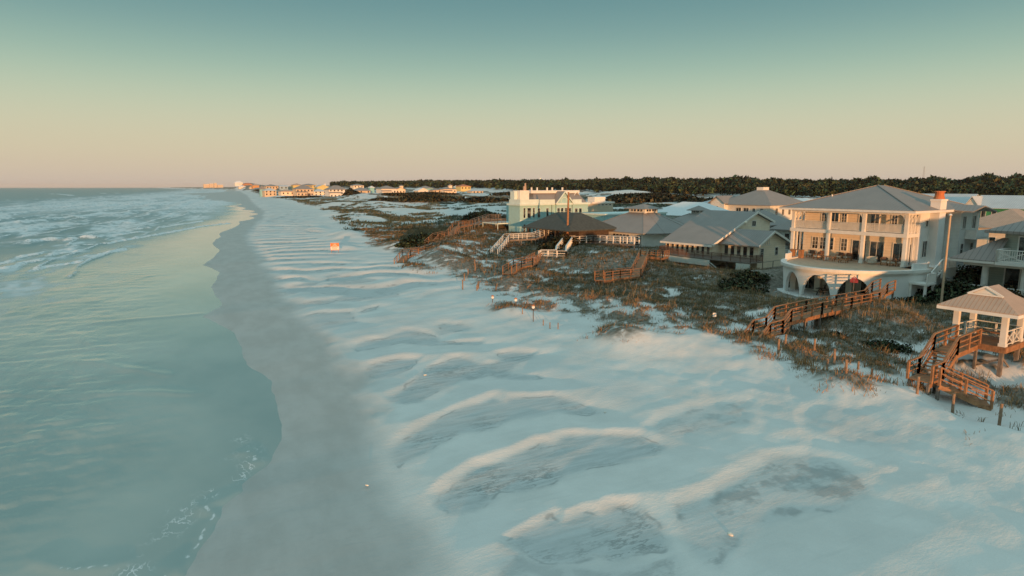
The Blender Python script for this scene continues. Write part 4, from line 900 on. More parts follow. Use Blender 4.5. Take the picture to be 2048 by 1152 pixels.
mb = MB(); mb.box(-1.6, -.2, 3, 4, 4.6, 9.6); mb.face((-1.62, -.2, 9.6), (-1.62, 2.2, 11.2), (-1.62, 4.6, 9.6)); d = mb.obj('wing', 'white_siding', P5)
mb = MB(); mb.slab([(-2.2, -.8, 9.4), (6, -.8, 9.4), (6, 2.2, 11.5), (-2.2, 2.2, 11.5)], .2); mb.slab([(-2.2, 2.2, 11.5), (6, 2.2, 11.5), (6, 5.2, 9.4), (-2.2, 5.2, 9.4)], .2); mb.obj('wing_roof', 'metal_roof', d); window(d, 'F', -1.6, 2.2, 6.9, .9, 1.6)
mb = MB(); mb.box(7.2, -6.6, 13.0, 9.8, -4.4, 13.95); mb.obj('roof_cap', 'white_paint', P5)
mb = MB(); mb.box(1.5, 5, 7.2, 7, 12, 7.4); mb.hip(1, 5, 8, 12.5, 8.9, 1.3, 3, 6, 8, 8, .2); [mb.box(x, y, 3, x + .3, y + .3, 8.8) for x in (1.3, 7) for y in (5.3, 11.8)]; mb.obj('porch', 'pale_metal_roof', P5)
house('valley_roofed_house', 'small grey hip roofed house half hidden behind right end of big gable', (98, 95, 2.6), 0, -1, 9, 8, 2, 6.6, 2.8, 'hipy', 'white_siding', 'metal_roof')
h = house('valley_roofed_house', 'small house with grey hips and shaded balcony just left of arched house', (99.5, 84, 2.6), 0, -1, 10, 8.2, 2, 6.0, 3.5, 'hipy', 'white_siding', 'metal_roof', .9, [('F', 3.2, 3.6, 1.0, 1.6, 1), ('F', 5.6, 3.6, 1.0, 1.6, 1)])
mb = MB(); mb.box(-2.2, 0, 3.2, -.01, 6, 3.4); railing(mb, [(-2.1, 0, 3.4), (-2.1, 6, 3.4)], 1, .1, 1.5, .1, (), .15); mb.obj('balcony', 'dark_wood', h)
house('hipped_house', 'pale house with low white roof far behind left end of arched house roof', (150, 125, 4), 0, -6, 12, 8, 3.5, 9.2, 2.2, 'hipy', 'white_siding', 'white_roof')
house('hipped_house', 'low white roofed bungalow beside dark trees right of pyramid roof', (165, 150, 4), 0, -8, 14, 6, 3.5, 9.0, 1.6, 'hipy', 'white_siding', 'white_roof')
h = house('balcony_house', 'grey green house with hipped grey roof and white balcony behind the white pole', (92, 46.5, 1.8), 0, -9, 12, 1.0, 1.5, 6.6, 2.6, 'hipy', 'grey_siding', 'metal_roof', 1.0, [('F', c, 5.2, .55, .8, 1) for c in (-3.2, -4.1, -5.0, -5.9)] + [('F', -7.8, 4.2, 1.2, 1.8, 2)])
mb = MB(); mb.box(-2, -.8, 3.9, -.01, .9, 4.1); railing(mb, [(-1.9, -.8, 4.1), (-1.9, .9, 4.1)], 1, .1, 1, .1, (.1,), .12); mb.box(-2, .75, 1.5, -1.8, .95, 6.5); mb.box(-2, -.9, 1.5, -1.8, -.7, 6.5); mb.obj('balcony', 'white_paint', h)
house('gabled_house', 'house with bare tan pink sunlit roof slope behind the arched house chimney', (112, 60, 2.6), 0, -4.5, 13, 6, 2, 7.6, 2.9, 'hipx', 'cream_siding', 'tan_roof', .8, [('F', c, 4.6, .8, 1.5, 1) for c in (-2, 1, 4)])
gh_ = house('green_house', 'bright green board house with long blue grey roof at the right edge', (187, 101, 4), 0, -16, 12, 6, 3, 8.5, 3.3, 'gaby', 'green_siding', 'pale_metal_roof', .8, [('F', c, 5.8, 1.0, 1.9, 1) for c in (3.6, 1.2, -2, -4.0, -5.2, -9, -12)])
mb = MB(); mb.face((-.9, 4.4, 8.6), (-.9, 6.2, 11.2), (-.9, 8, 8.6)); d = mb.obj('gable', 'white_siding', gh_)
mb = MB(); mb.slab([(-1.3, 4.0, 8.3), (7, 4.0, 8.3), (7, 6.2, 11.6), (-1.3, 6.2, 11.6)], .25); mb.slab([(-1.3, 6.2, 11.6), (7, 6.2, 11.6), (7, 8.4, 8.3), (-1.3, 8.4, 8.3)], .25); mb.obj('gable_roof', 'pale_metal_roof', d)
house('blue_roofed_house', 'long pale blue metal roof seen above the chimney roofline', (196, 118, 4), 0, -3, 10, 11, 3, 8.8, 3.2, 'gaby', 'white_siding', 'pale_metal_roof', .8)
house('grey_roofed_house', 'house with flat topped dark grey roof behind the green house', (225, 112, 4), 0, -16, 14, 2, 3.5, 10.6, 2.2, 'hipy', 'beige_siding', 'metal_roof', .8)
house('white_roofed_house', 'house with pale whitish roof at far right beyond the green house', (200, 88, 4), 0, -14, 12, -2, 3.5, 9.4, 2.8, 'gabx', 'green_siding', 'white_roof', .7)

# ------------------------------------------------------------------ grey green house at the right edge
GR = thing('grey_house', 'shaded grey green two storey house with round columns and lattice railed porch', 'house', (78.3, 41.2, 14 - 11 * 1.346), 9.5); GR.scale = (1.346,) * 3; ZB[GR.name] = 3.0
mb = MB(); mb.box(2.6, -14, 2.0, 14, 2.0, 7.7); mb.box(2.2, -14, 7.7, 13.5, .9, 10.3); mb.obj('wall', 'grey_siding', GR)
mb = MB(); mb.prism([(-.6, -14), (-.6, 1.8), (.6, 3.6), (2.6, 5.2), (6, 5.4), (6, -14)], 4.65, 4.85); pf = mb.obj('porch_floor', 'weathered_wood', GR)
mb = MB(); railing(mb, [(-.5, -14, 4.85), (-.5, 1.8, 4.85), (.65, 3.55, 4.85), (2.6, 5.1, 4.85)], 1.0, .14, 1.5, .13, (.1,), None, True); mb.obj('lattice_railing', 'white_paint', pf)
for y in (1.5, -1.25, -4.0, -6.75, -9.5): mb = MB(); mb.cyl((.7, y, 4.85), (.7, y, 7.65), .28, .24, 14); mb.obj('column', 'white_paint', GR)
mb = MB(); mb.box(.2, -14, 7.45, .9, 3.0, 7.85); mb.obj('porch_beam', 'white_paint', GR)
mb = MB(); mb.slab([(-.3, .6, 7.98), (-.3, 3.9, 7.98), (2.1, 1.05, 9.75), (2.1, .6, 9.75)][::-1], .12); mb.slab([(-.3, 3.9, 7.98), (11, 3.9, 7.98), (9, 1.0, 9.75), (2.1, 1.05, 9.75)][::-1], .12); mb.obj('porch_roof', 'metal_roof', GR)
mb = MB(); mb.box(-.34, .6, 7.72, -.28, 3.95, 7.9); mb.obj('fascia', 'white_paint', GR)
mb = MB(); mb.box(-.5, -14, 7.7, 2.2, .5, 7.92); railing(mb, [(2.1, .45, 7.92), (-.4, .45, 7.92), (-.4, -14, 7.92)], 1.0, .14, 2.2, .13, (.1,), .16, True); mb.obj('balcony', 'white_paint', GR)
mb = MB(); mb.hip(1.0, -15, 15, 2.0, 10.4, 3.4, 7.5, 8.5, -6.5, -6.5, .22); mb.obj('roof', 'metal_roof', GR)
door(GR, 'F', 2.2, -.9, 8.0, 1.5, 1.9, 2); door(GR, 'F', 2.2, -4.4, 8.0, 1.5, 1.9, 2)
for c in (.2, -1.5, -3.2, -5.2): door(GR, 'F', 2.6, c, 4.9, 1.0, 2.35, 1)
mb = MB(); mb.box(.5, -13.5, 2.5, 1.0, 1.5, 4.6); mb.box(2.4, 1.5, 2.2, 6, 5.0, 4.6); mb.obj('foundation', 'dark_wood', GR)
# unseen next house, added beyond the right edge to shade the grey house
house('unseen_neighbour_house', 'unseen tall house added outside the frame to shade the grey house', (68.5, -8, 2), 0, -6, 20, 17, 1.0, 11.0, 2.6, 'hipy', 'cream_siding', 'metal_roof', .8)

# ------------------------------------------------------------------ gazebo
GZ = thing('gazebo', 'small white columned gazebo on stilts with pinkish tan hip and gablet roof', 'gazebo', (44.6, 22.9, 1.3), 9.5)
mb = MB(); mb.box(-.1, -.1, 3.84, 3.0, 3.1, 4.0); mb.box(-.12, -.14, 3.62, 3.02, -.1, 3.98); mb.box(-.14, -.1, 3.62, -.1, 3.1, 3.98); mb.obj('floor', 'wood', GZ)
for x in (.15, 2.75):
    for y in (.15, 2.85):
        mb = MB(); mb.box(x - .16, y - .16, 4.0, x + .16, y + .16, 6.0); mb.box(x - .2, y - .2, 4.001, x + .2, y + .2, 4.2); mb.obj('column', 'white_paint', GZ)
        mb = MB(); mb.box(x - .11, y - .11, .4, x + .11, y + .11, 3.84); mb.obj('stilt', 'weathered_wood', GZ)
mb = MB(); mb.box(-.05, -.05, 6.0, 2.95, 3.05, 6.22); mb.obj('beam', 'white_paint', GZ)
mb = MB(); e = .75; x0, y0, x1, y1 = -e, -e, 2.9 + e, 3.0 + e; ze = 6.28; hx = x0 + 1.2; zr = ze + 1.35; zg = ze + .8; ym = 1.5
yg0, yg1 = y0 + (ym - y0) * .58, y1 - (y1 - ym) * .58
mb.slab([(x0, y0, ze), (x1, y0, ze), (x1 - 1.2, yg0, zg), (x1 - 1.2, ym, zr), (hx, ym, zr), (hx, yg0, zg)], .08)
mb.slab([(x1, y1, ze), (x0, y1, ze), (hx, yg1, zg), (hx, ym, zr), (x1 - 1.2, ym, zr), (x1 - 1.2, yg1, zg)], .08)
mb.slab([(x0, y1, ze), (x0, y0, ze), (hx, yg0, zg), (hx, yg1, zg)], .08); mb.slab([(x1, y0, ze), (x1, y1, ze), (x1 - 1.2, yg1, zg), (x1 - 1.2, yg0, zg)], .08)
rf = mb.obj('roof', 'tan_roof', GZ)
mb = MB(); mb.face((hx + .03, yg0, zg - .05), (hx + .03, yg1, zg - .05), (hx + .03, ym, zr - .05)); mb.bar((hx - .03, yg0 - .05, zg), (hx - .03, ym, zr), .1, .12); mb.bar((hx - .03, ym, zr), (hx - .03, yg1 + .05, zg), .1, .12); mb.box(hx - .1, yg0, zg - .02, hx, yg1, zg + .08); mb.obj('gablet', 'white_paint', rf)
mb = MB(); mb.box(x0 - .03, y0, ze - .26, x0 + .03, y1, ze - .06); mb.box(x0, y0 - .03, ze - .26, x1, y0 + .03, ze - .06); mb.box(x1 - .03, y0, ze - .26, x1 + .03, y1, ze - .06); mb.obj('fascia', 'white_paint', rf)
mb = MB(); railing(mb, [(.3, .08, 4.0), (2.6, .08, 4.0)], .95, .1, 1.15, .12, (.1,), None, True); railing(mb, [(2.85, .3, 4.0), (2.85, 2.7, 4.0), (.3, 2.92, 4.0)], .95, .1, 1.2, .12, (.1, .55)); mb.obj('railing', 'white_paint', GZ)
mb = MB(); mb.box(2.2, .5, 4.35, 2.65, 2.5, 4.42); mb.box(2.3, .6, 4.0, 2.5, .7, 4.35); mb.box(2.3, 2.3, 4.0, 2.5, 2.4, 4.35); mb.obj('bench', 'wood', GZ)
mb = MB(); mb.bar((.1, .1, 3.3), (2.8, .1, 1.6), .06, .12); mb.bar((.1, .12, 3.2), (.1, 2.8, 1.8), .06, .12); mb.obj('brace', 'weathered_wood', GZ)

# ------------------------------------------------------------------ boardwalks and stairs
def on(x, y): return float(gh(x, y))
def boardwalk(name, label, path, w, m='wood', rail='wood', post=.13, step=2.2, sides=(1, -1), cat='boardwalk', rm=(.36, .68), skip=(), rh=1.05):
    """path: points of the walking surface; sloping legs become stairs, level ones planked decks"""
    z0 = min(p[2] for p in path); b = path[0]; t = thing(name, label, cat, (b[0], b[1], z0))
    P = [np.array(p, float) - (b[0], b[1], 0) for p in path]
    dirs = []
    for p, q in zip(P[:-1], P[1:]):
        d = q - p; d[2] = 0; d /= np.linalg.norm(d); dirs.append(d)
    nrm = [np.array([-d[1], d[0], 0]) for d in dirs]
    vn = []
    for i in range(len(P)):
        if i == 0: v = nrm[0]
        elif i == len(P) - 1: v = nrm[-1]
        else:
            v = nrm[i - 1] + nrm[i]; v = v / np.linalg.norm(v); v = v / max(.5, v @ nrm[i])
        vn.append(v)
    for i, (p, q) in enumerate(zip(P[:-1], P[1:])):
        mb = MB()
        if abs(q[2] - p[2]) > .3 * math.hypot(*(q - p)[:2]): stair(mb, p, q, w, nrm[i]); mb.obj('stairs', m, t)
        else:
            a = [p + vn[i] * w / 2, p - vn[i] * w / 2, q - vn[i + 1] * w / 2, q + vn[i + 1] * w / 2]
            mb.slab([tuple(x) for x in a], .06)
            for sgn in (1, -1): mb.bar(p + vn[i] * sgn * (w / 2 - .05) - (0, 0, .2), q + vn[i + 1] * sgn * (w / 2 - .05) - (0, 0, .2), .06, .26)
            mb.obj('deck', m, t)
    for sgn in sides:
        mb = MB(); pts = [p + vn[i] * sgn * (w / 2 + .02) for i, p in enumerate(P)]
        if sgn in skip: pts = pts[skip[sgn]]
        railing(mb, [tuple(p) for p in pts], rh, post, step, post + .02, rm); mb.obj('railing', rail, t)
    for i, (p, q) in enumerate(zip(P[:-1], P[1:])):
        n = max(1, round(np.linalg.norm(q - p) / 2.6))
        for k in range(n + (i == len(P) - 2)):
            c = p + (q - p) * k / n
            for sgn in (1, -1):
                x = c + nrm[i] * sgn * (w / 2 - .12); g = float(gh(x[0] + b[0], x[1] + b[1]))
                if x[2] - g > .35: mb = MB(); mb.bar((x[0], x[1], g - .3), (x[0], x[1], x[2] - .1), .15); mb.obj('support', 'weathered_wood', t)
    return t
def along(S, E_, t): S = np.array(S); d = np.array(E_) - S; d = d / np.linalg.norm(d); return S + d * t
on_ = lambda p: float(gh(p[0], p[1])) + .28 * float(veg(p[0], p[1]))
S, E_ = (36.9, 36.8), (70.5, 45.9)
BW = boardwalk('boardwalk', 'long sunlit wooden boardwalk with stepped stairs from beach to arched house', [(*along(S, E_, t), z) for t, z in ((-.4, .75), (2.2, 2.3), (4.2, 2.3), (5.5, 3.02), (11, 2.95), (17, 2.75), (23.4, 2.55), (25.2, 3.3), (27.2, 3.4))], 1.4)
mb = MB(); q = along(S, E_, -.15); mb.box(-.02, -.22, 1.4, .02, .22, 1.75); o = mb.obj('notice', 'sign_white'); tag(o, 'small white notice fixed to lowest railing post of the long boardwalk', 'sign'); o.location = (q[0] + .05, q[1] - .85, 0); o.rotation_euler = (0, 0, R(-15))
def gz(x, y): r = R(9.5); return (44.6 + x * math.cos(r) - y * math.sin(r), 22.9 + x * math.sin(r) + y * math.cos(r))
boardwalk('gazebo_stairs', 'brown wooden walkway and turning stairs leading from gazebo down to beach', [(*gz(-.1, 2.0), 3.9), (*gz(-3.3, 2.0), 3.75), (*gz(-4.9, 2.05), 2.45), (*gz(-6.3, 2.05), 2.4)], 1.3, cat='stairs', step=1.5)
boardwalk('beach_stairs', 'steep dark wooden flight of stairs from gazebo landing down to the sand', [(*gz(-5.6, 1.35), 2.37), (*gz(-4.2, -.9), on(*gz(-4.2, -.9)) + .12)], 1.25, 'wood', cat='stairs', step=1.4)
boardwalk('beach_boardwalk', 'far curved orange wooden boardwalk climbing over the grassy dune', [(26.6, 103.5, 1.15), (29.8, 110.5, 2.0), (33.4, 113.0, 2.0), (37.2, 117.5, 2.0), (39.2, 122.4, 2.05), (38.6, 125.8, 2.1), (41.0, 128.0, 3.4), (45.5, 132.6, 3.5), (50.5, 141.5, 4.9), (55.5, 146.5, 5.0)], 1.5, 'wood', post=.11, step=2.4)
boardwalk('dune_walkway', 'grey weathered walkway with thin rails along the dune top to mint house', [(56.3, 146.8, 5.0), (63, 153, 6.0), (70, 152, 5.9), (73.5, 148.5, 5.7)], 1.4, 'weathered_wood', 'weathered_wood', step=2.4)
boardwalk('white_stairs', 'white railed landing on brown stilts with stair down beside mint house', [(44.6, 105.6, 1.9), (52.2, 117.0, 3.6), (58.0, 116.8, 3.7), (65.5, 121.8, 4.6)], 1.2, 'weathered_wood', 'white_paint', post=.1, step=1.8, cat='stairs')
WD = boardwalk('white_walkway', 'white railed walkway and stair stepping down in front of low octagonal house', [(73.2, 102.5, 3.15), (69.2, 112.0, 2.95), (63.0, 111.2, 3.0), (56.2, 101.8, 2.1), (52.5, 95.2, 2.05), (49.6, 97.4, 2.0)], 1.7, 'weathered_wood', 'white_paint', post=.2, step=1.7, rh=1.3)
boardwalk('brown_stairs', 'reddish brown stairs descending the dune below the white landing', [(49.0, 96.8, 2.0), (40.6, 83.4, max(1.6, on_((40.6, 83.4)) + .5)), (38.4, 82.4, max(1.6, on_((38.4, 82.4)) + .5)), (35.0, 78.4, max(1.05, on_((35, 78.4)) + .2))], 1.2, 'wood', post=.1, step=2.6, cat='stairs')
boardwalk('brown_stairs', 'dark brown stairs zigzagging down the dune from gabled house deck', [(*p, max(z, on_(p) + .55)) for p, z in (((66.5, 85.2), 2.7), ((62.0, 81.0), 2.6), ((58.8, 80.2), 2.6), ((50.6, 70.8), 1.9), ((47.0, 70.2), 1.85), ((42.6, 67.2), 1.1))], 1.3, 'wood', post=.1, step=2.4, cat='stairs')

# ------------------------------------------------------------------ posts, poles, signs
posts = [(36.0, 32.8, 1.15, .0), (37.3, 33.4, 1.3, .02), (36.7, 31.1, 1.0, .05), (38.9, 32.2, 1.2, -.03), (36.9, 29.4, .9, .0), (38.1, 29.8, 1.25, .04), (34.5, 26.1, 1.25, .08), (38.5, 28.3, .55, 0), (37.8, 26.8, .6, .03), (36.9, 23.2, 1.1, 0), (37.2, 21.3, 1.25, -.02), (38.0, 19.3, 1.25, .03), (27.1, 74.3, 1.5, .02), (29.8, 81, 1.3, 0), (31.5, 84, 1.3, .03), (33.5, 86.5, 1.6, -.02), (34.8, 90, 1.4, 0)]
plab = ['weathered wooden fence post nearest the foot of the long boardwalk', 'wooden fence post just behind the post nearest the long boardwalk', 'short wooden post a little right of the boardwalk foot posts', 'slim wooden post standing farther back among the dune grass', 'short squat wooden post between the boardwalk and the sandy mound', 'tall wooden post standing in grass behind the squat post', 'leaning wooden post sunk in the small sunlit sand mound', 'tiny wooden stump poking from the sand behind the mound', 'short wooden stump right of the small sunlit sand mound', 'wooden post left of the foot of the gazebo stairs', 'stout wooden post directly below the gazebo stair landing', 'wooden post nearest the right edge of the frame', 'sunlit post standing alone on the sand below the far stairs', 'thin post beyond the lone sunlit post', 'thin post in the grass left of the reddish stairs', 'tall thin pale post beside the foot of the reddish stairs', 'thin post farthest back beside the reddish stairs']
pr = MB(); pr.cyl((0, 0, -.4), (0, 0, 1), .085, .075, 8); pm = pr.obj('fence_post', 'post_wood')
for i, ((x, y, h, ln), lb) in enumerate(zip(posts, plab)):
    o = pm if i == 0 else pm.copy()
    if i: C.objects.link(o)
    o.location = (x, y, on(x, y)); o.scale = (1, 1, h); o.rotation_euler = (ln, ln * .6, i * .7); tag(o, lb, 'post', 'dune fence posts')
lab = ['first sunlit globe topped path light at the left of the three by the dune foot', 'middle sunlit globe topped path light of the three by the dune foot', 'tallest sunlit globe topped path light at the right of the three by the dune foot']
for (x, y, h), lb in zip([(26.4, 63.0, .75), (26.8, 57.9, 1.0), (26.6, 53.5, 1.55)], lab):
    g = on(x, y); t = thing('path_light', lb, 'path light', (x, y, g), 0, 'globe topped lights at the dune foot')
    mb = MB(); mb.cyl((0, 0, g - .2), (0, 0, g + h), .04, n=6); mb.obj('pole', 'bark', t)
    mb = MB(); n = 8
    for i in range(n):
        for j in range(5):
            f = lambda a, b: (.17 * math.sin(b) * math.cos(a), .17 * math.sin(b) * math.sin(a), g + h + .12 + .17 * math.cos(b))
            a0, a1, b0, b1 = 2 * math.pi * i / n, 2 * math.pi * (i + 1) / n, math.pi * j / 5 + .001, math.pi * (j + 1) / 5 - .001
            mb.face(f(a0, b0), f(a0, b1), f(a1, b1), f(a1, b0))
    mb.obj('globe', 'sign_white', t, smooth=True)
    mb = MB(); mb.cyl((0, 0, g + h + .27), (0, 0, g + h + .36), .2, .05, 8); mb.obj('cap', 'terracotta', t)
for i, (x, y, h) in enumerate([(26.65, 56.0, 1.0), (26.7, 51.6, .8), (26.6, 50.1, .85), (27.0, 49.3, .9)]):
    o = pm.copy(); C.objects.link(o); o.location = (x, y, on(x, y)); o.scale = (.6, .6, h); tag(o, ['thin dark stake between the middle and right globe lights', 'thin pinkish stake just past the tallest globe light', 'second thin pinkish stake past the tallest globe light', 'last thin stake with dark top past the globe lights'][i], 'stake', 'thin stakes on the sand')
def slat_fence(label, pts, h=1.0):
    x, y = pts[0]; g = on(x, y); t = thing('sand_fence', label, 'fence', (x, y, g)); mb = MB(); pb = MB()
    for p, q in zip(pts[:-1], pts[1:]):
        L = math.dist(p, q); n = int(L / .16)
        for i in range(n):
            a = p[0] + (q[0] - p[0]) * i / n - x; b = p[1] + (q[1] - p[1]) * i / n - y; gg = on(a + x, b + y); (pb if i % 9 == 0 else mb).bar((a, b, gg - .2), (a + random.uniform(-.05, .05), b, gg + h * random.uniform(.85, 1.05)), .1 if i % 9 == 0 else .05, .03 if i % 9 else .1)
    mb.obj('slat', 'weathered_wood', t); pb.obj('post', 'post_wood', t)
slat_fence('short run of grey slatted sand fence on the open sand below the stairs', [(28.3, 72.5), (29.5, 74.8)], 1.1)
slat_fence('second short slatted sand fence behind the first at the grass edge', [(30.0, 70.5), (30.8, 72.5)], 1.1)
slat_fence('low remnant of slatted sand fence half buried in grass', [(33.5, 69.0), (34.6, 70.2)], .8)
def sign_board(name, label, x, y, w, h, zb, parts, face_to=(0, 0), posts2=True):
    g = on(x, y); ang = math.atan2(face_to[0] - x, -(face_to[1] - y)); t = thing(name, label, 'sign', (x, y, g), math.degrees(ang))
    mb = MB(); [mb.box(px - .04, .0, g - .3, px + .04, .08, g + zb + h) for px in ((-w * .38, w * .38) if posts2 else (0,))]; mb.obj('post', 'post_wood', t)
    for nm, m, (a0, z0, a1, z1), d in parts: mb = MB(); mb.box(a0, -d - .03, g + zb + z0, a1, -d, g + zb + z1); mb.obj(nm, m, t)
    return t, g
t, g = sign_board('beach_sign', 'white beach warning sign with orange border on two posts on the open sand', 20.6, 130.2, 1.75, 1.45, .75, [('border', 'sign_orange', (-.82, 0, .82, 1.4), .0), ('panel', 'sign_white', (-.76, .1, .76, .72), .032), ('header', 'sign_orange', (-.76, .8, .76, 1.36), .036)])
z = g + .75
for i, (w, zz, hh, m) in enumerate(((.34, 1.12, .12, 'sign_white'), (.9, .93, .08, 'sign_white'), (1.2, .55, .1, 'sign_orange'), (1.3, .38, .1, 'sign_orange'), (1.0, .2, .1, 'sign_orange'))):
    mb = MB(); n = int(w / .13)
    for k in range(n): x = -w / 2 + w * k / n; mb.box(x, -.075 if i < 2 else -.07, z + zz, x + w / n * (.6 + .3 * (k % 2)), -.06, z + zz + hh)
    mb.obj('lettering', m, t)
t = thing('pagoda_sign', 'red tiered sign on a slim pole in front of the arcade', 'sign', (57.6, 43.6, on(57.6, 43.6)), 25); g = on(57.6, 43.6)
mb = MB(); mb.cyl((0, 0, g - .3), (0, 0, 4.9), .035, n=6); mb.obj('pole', 'weathered_wood', t)
mb = MB()
for i, (w, z) in enumerate(((.36, 4.5), (.36, 4.62), (.36, 4.74), (.24, 4.86))): mb.slab([(-.03, -w, z + .1), (.03, -w, z + .1), (.03, w, z + .1), (-.03, w, z + .1)], .075)
mb.slab([(-.03, -.24, 4.98), (.03, -.24, 4.98), (.03, 0, 5.16), (-.03, 0, 5.16)], .07); mb.slab([(-.03, 0, 5.16), (.03, 0, 5.16), (.03, .24, 4.98), (-.03, .24, 4.98)], .07); mb.obj('board', 'sign_red', t)
t, g = sign_board('notice_board', 'small blank white notice board standing alone in dune grass left of boardwalk', 39.6, 43.4, .3, .36, .5, [('panel', 'sign_white', (-.15, 0, .15, .36), .0)], posts2=False)
t = thing('flagpole', 'tall bare pale pole rising between arched house and grey house', 'pole', (66.8, 40.5, on(66.8, 40.5)))
g = on(66.8, 40.5); mb = MB(); mb.cyl((0, 0, g - .3), (0, 0, 11.2), .11, .09, 10); mb.obj('pole', 'pale_wood', t)
mb = MB(); mb.cyl((0, 0, 11.2), (0, 0, 11.35), .2, .05, 10); mb.obj('cap', 'white_paint', t)
t = thing('utility_pole', 'tall orange brown wooden utility pole in front of mint house', 'pole', (63.2, 112, on(63.2, 112)))
g = on(63.2, 112); mb = MB(); mb.cyl((0, 0, g - .3), (.15, 0, 13.0), .24, .17, 10); mb.obj('pole', 'wood', t); mb = MB(); mb.box(-.1, -.2, 11.9, .3, .2, 12.3); mb.obj('transformer', 'wood', t)
t = thing('radio_mast', 'thin distant radio mast rising above the forest', 'mast', (824, 538, 10)); mb = MB()
for k in range(3): a = k * 2.1; mb.bar((1.2 * math.cos(a), 1.2 * math.sin(a), 5), (.5 * math.cos(a), .5 * math.sin(a), 40), .16)
mb.obj('mast', 'weathered_wood', t)
# small pale debris lying on the sand
def chip(x, y, s, lb):
    bm = bmesh.new(); bmesh.ops.create_icosphere(bm, subdivisions=2, radius=s * .65)
    for v in bm.verts: v.co = Vector((v.co.x * 1.5, v.co.y * .8, v.co.z * .5)) * (1 + .3 * (noise(v.co.x * 9, v.co.y * 9, int(x * 7)) - .5))
    me = bpy.data.meshes.new('debris'); bm.to_mesh(me); bm.free(); me.materials.append(MATS['shell']); o = bpy.data.objects.new('debris', me); C.objects.link(o)
    o.location = (x, y, on(x, y) + .10 + s * .2); o.rotation_euler = (0, 0, x); tag(o, lb, 'debris', 'pale debris on the sand')
chip(17.04, 17.22, 0.17, 'largest pale piece of debris lying alone on grey crusted sand near the camera')
chip(22.69, 28.96, 0.16, 'small pale chip on sand right of the long white ridge')
chip(12.71, 42.88, 0.14, 'small pale chip on the dark oval sand patch')
chip(24.57, 53.24, 0.14, 'small pale chip on sand below the globe lights')
chip(15.01, 36.73, 0.1, 'tiny chip on the middle dark sand patch')
chip(19.91, 30.51, 0.1, 'tiny chip at the far end of a white sand ridge')
chip(24.33, 12.47, 0.14, 'pale chip in the near right corner of the beach')
chip(25.32, 12.02, 0.13, 'second pale chip at the near right corner of the beach')
chip(34.23, 24.17, 0.14, 'flat pale chip below the gazebo stairs')
chip(5.4, 27.94, 0.1, 'tiny chip on the wet sand edge')
chip(34.96, 110.18, 0.2, 'pale chip on sunlit sand beside the far boardwalk')
chip(24.63, 87.83, 0.25, 'brownish lump on bare sand left of the slatted fences')

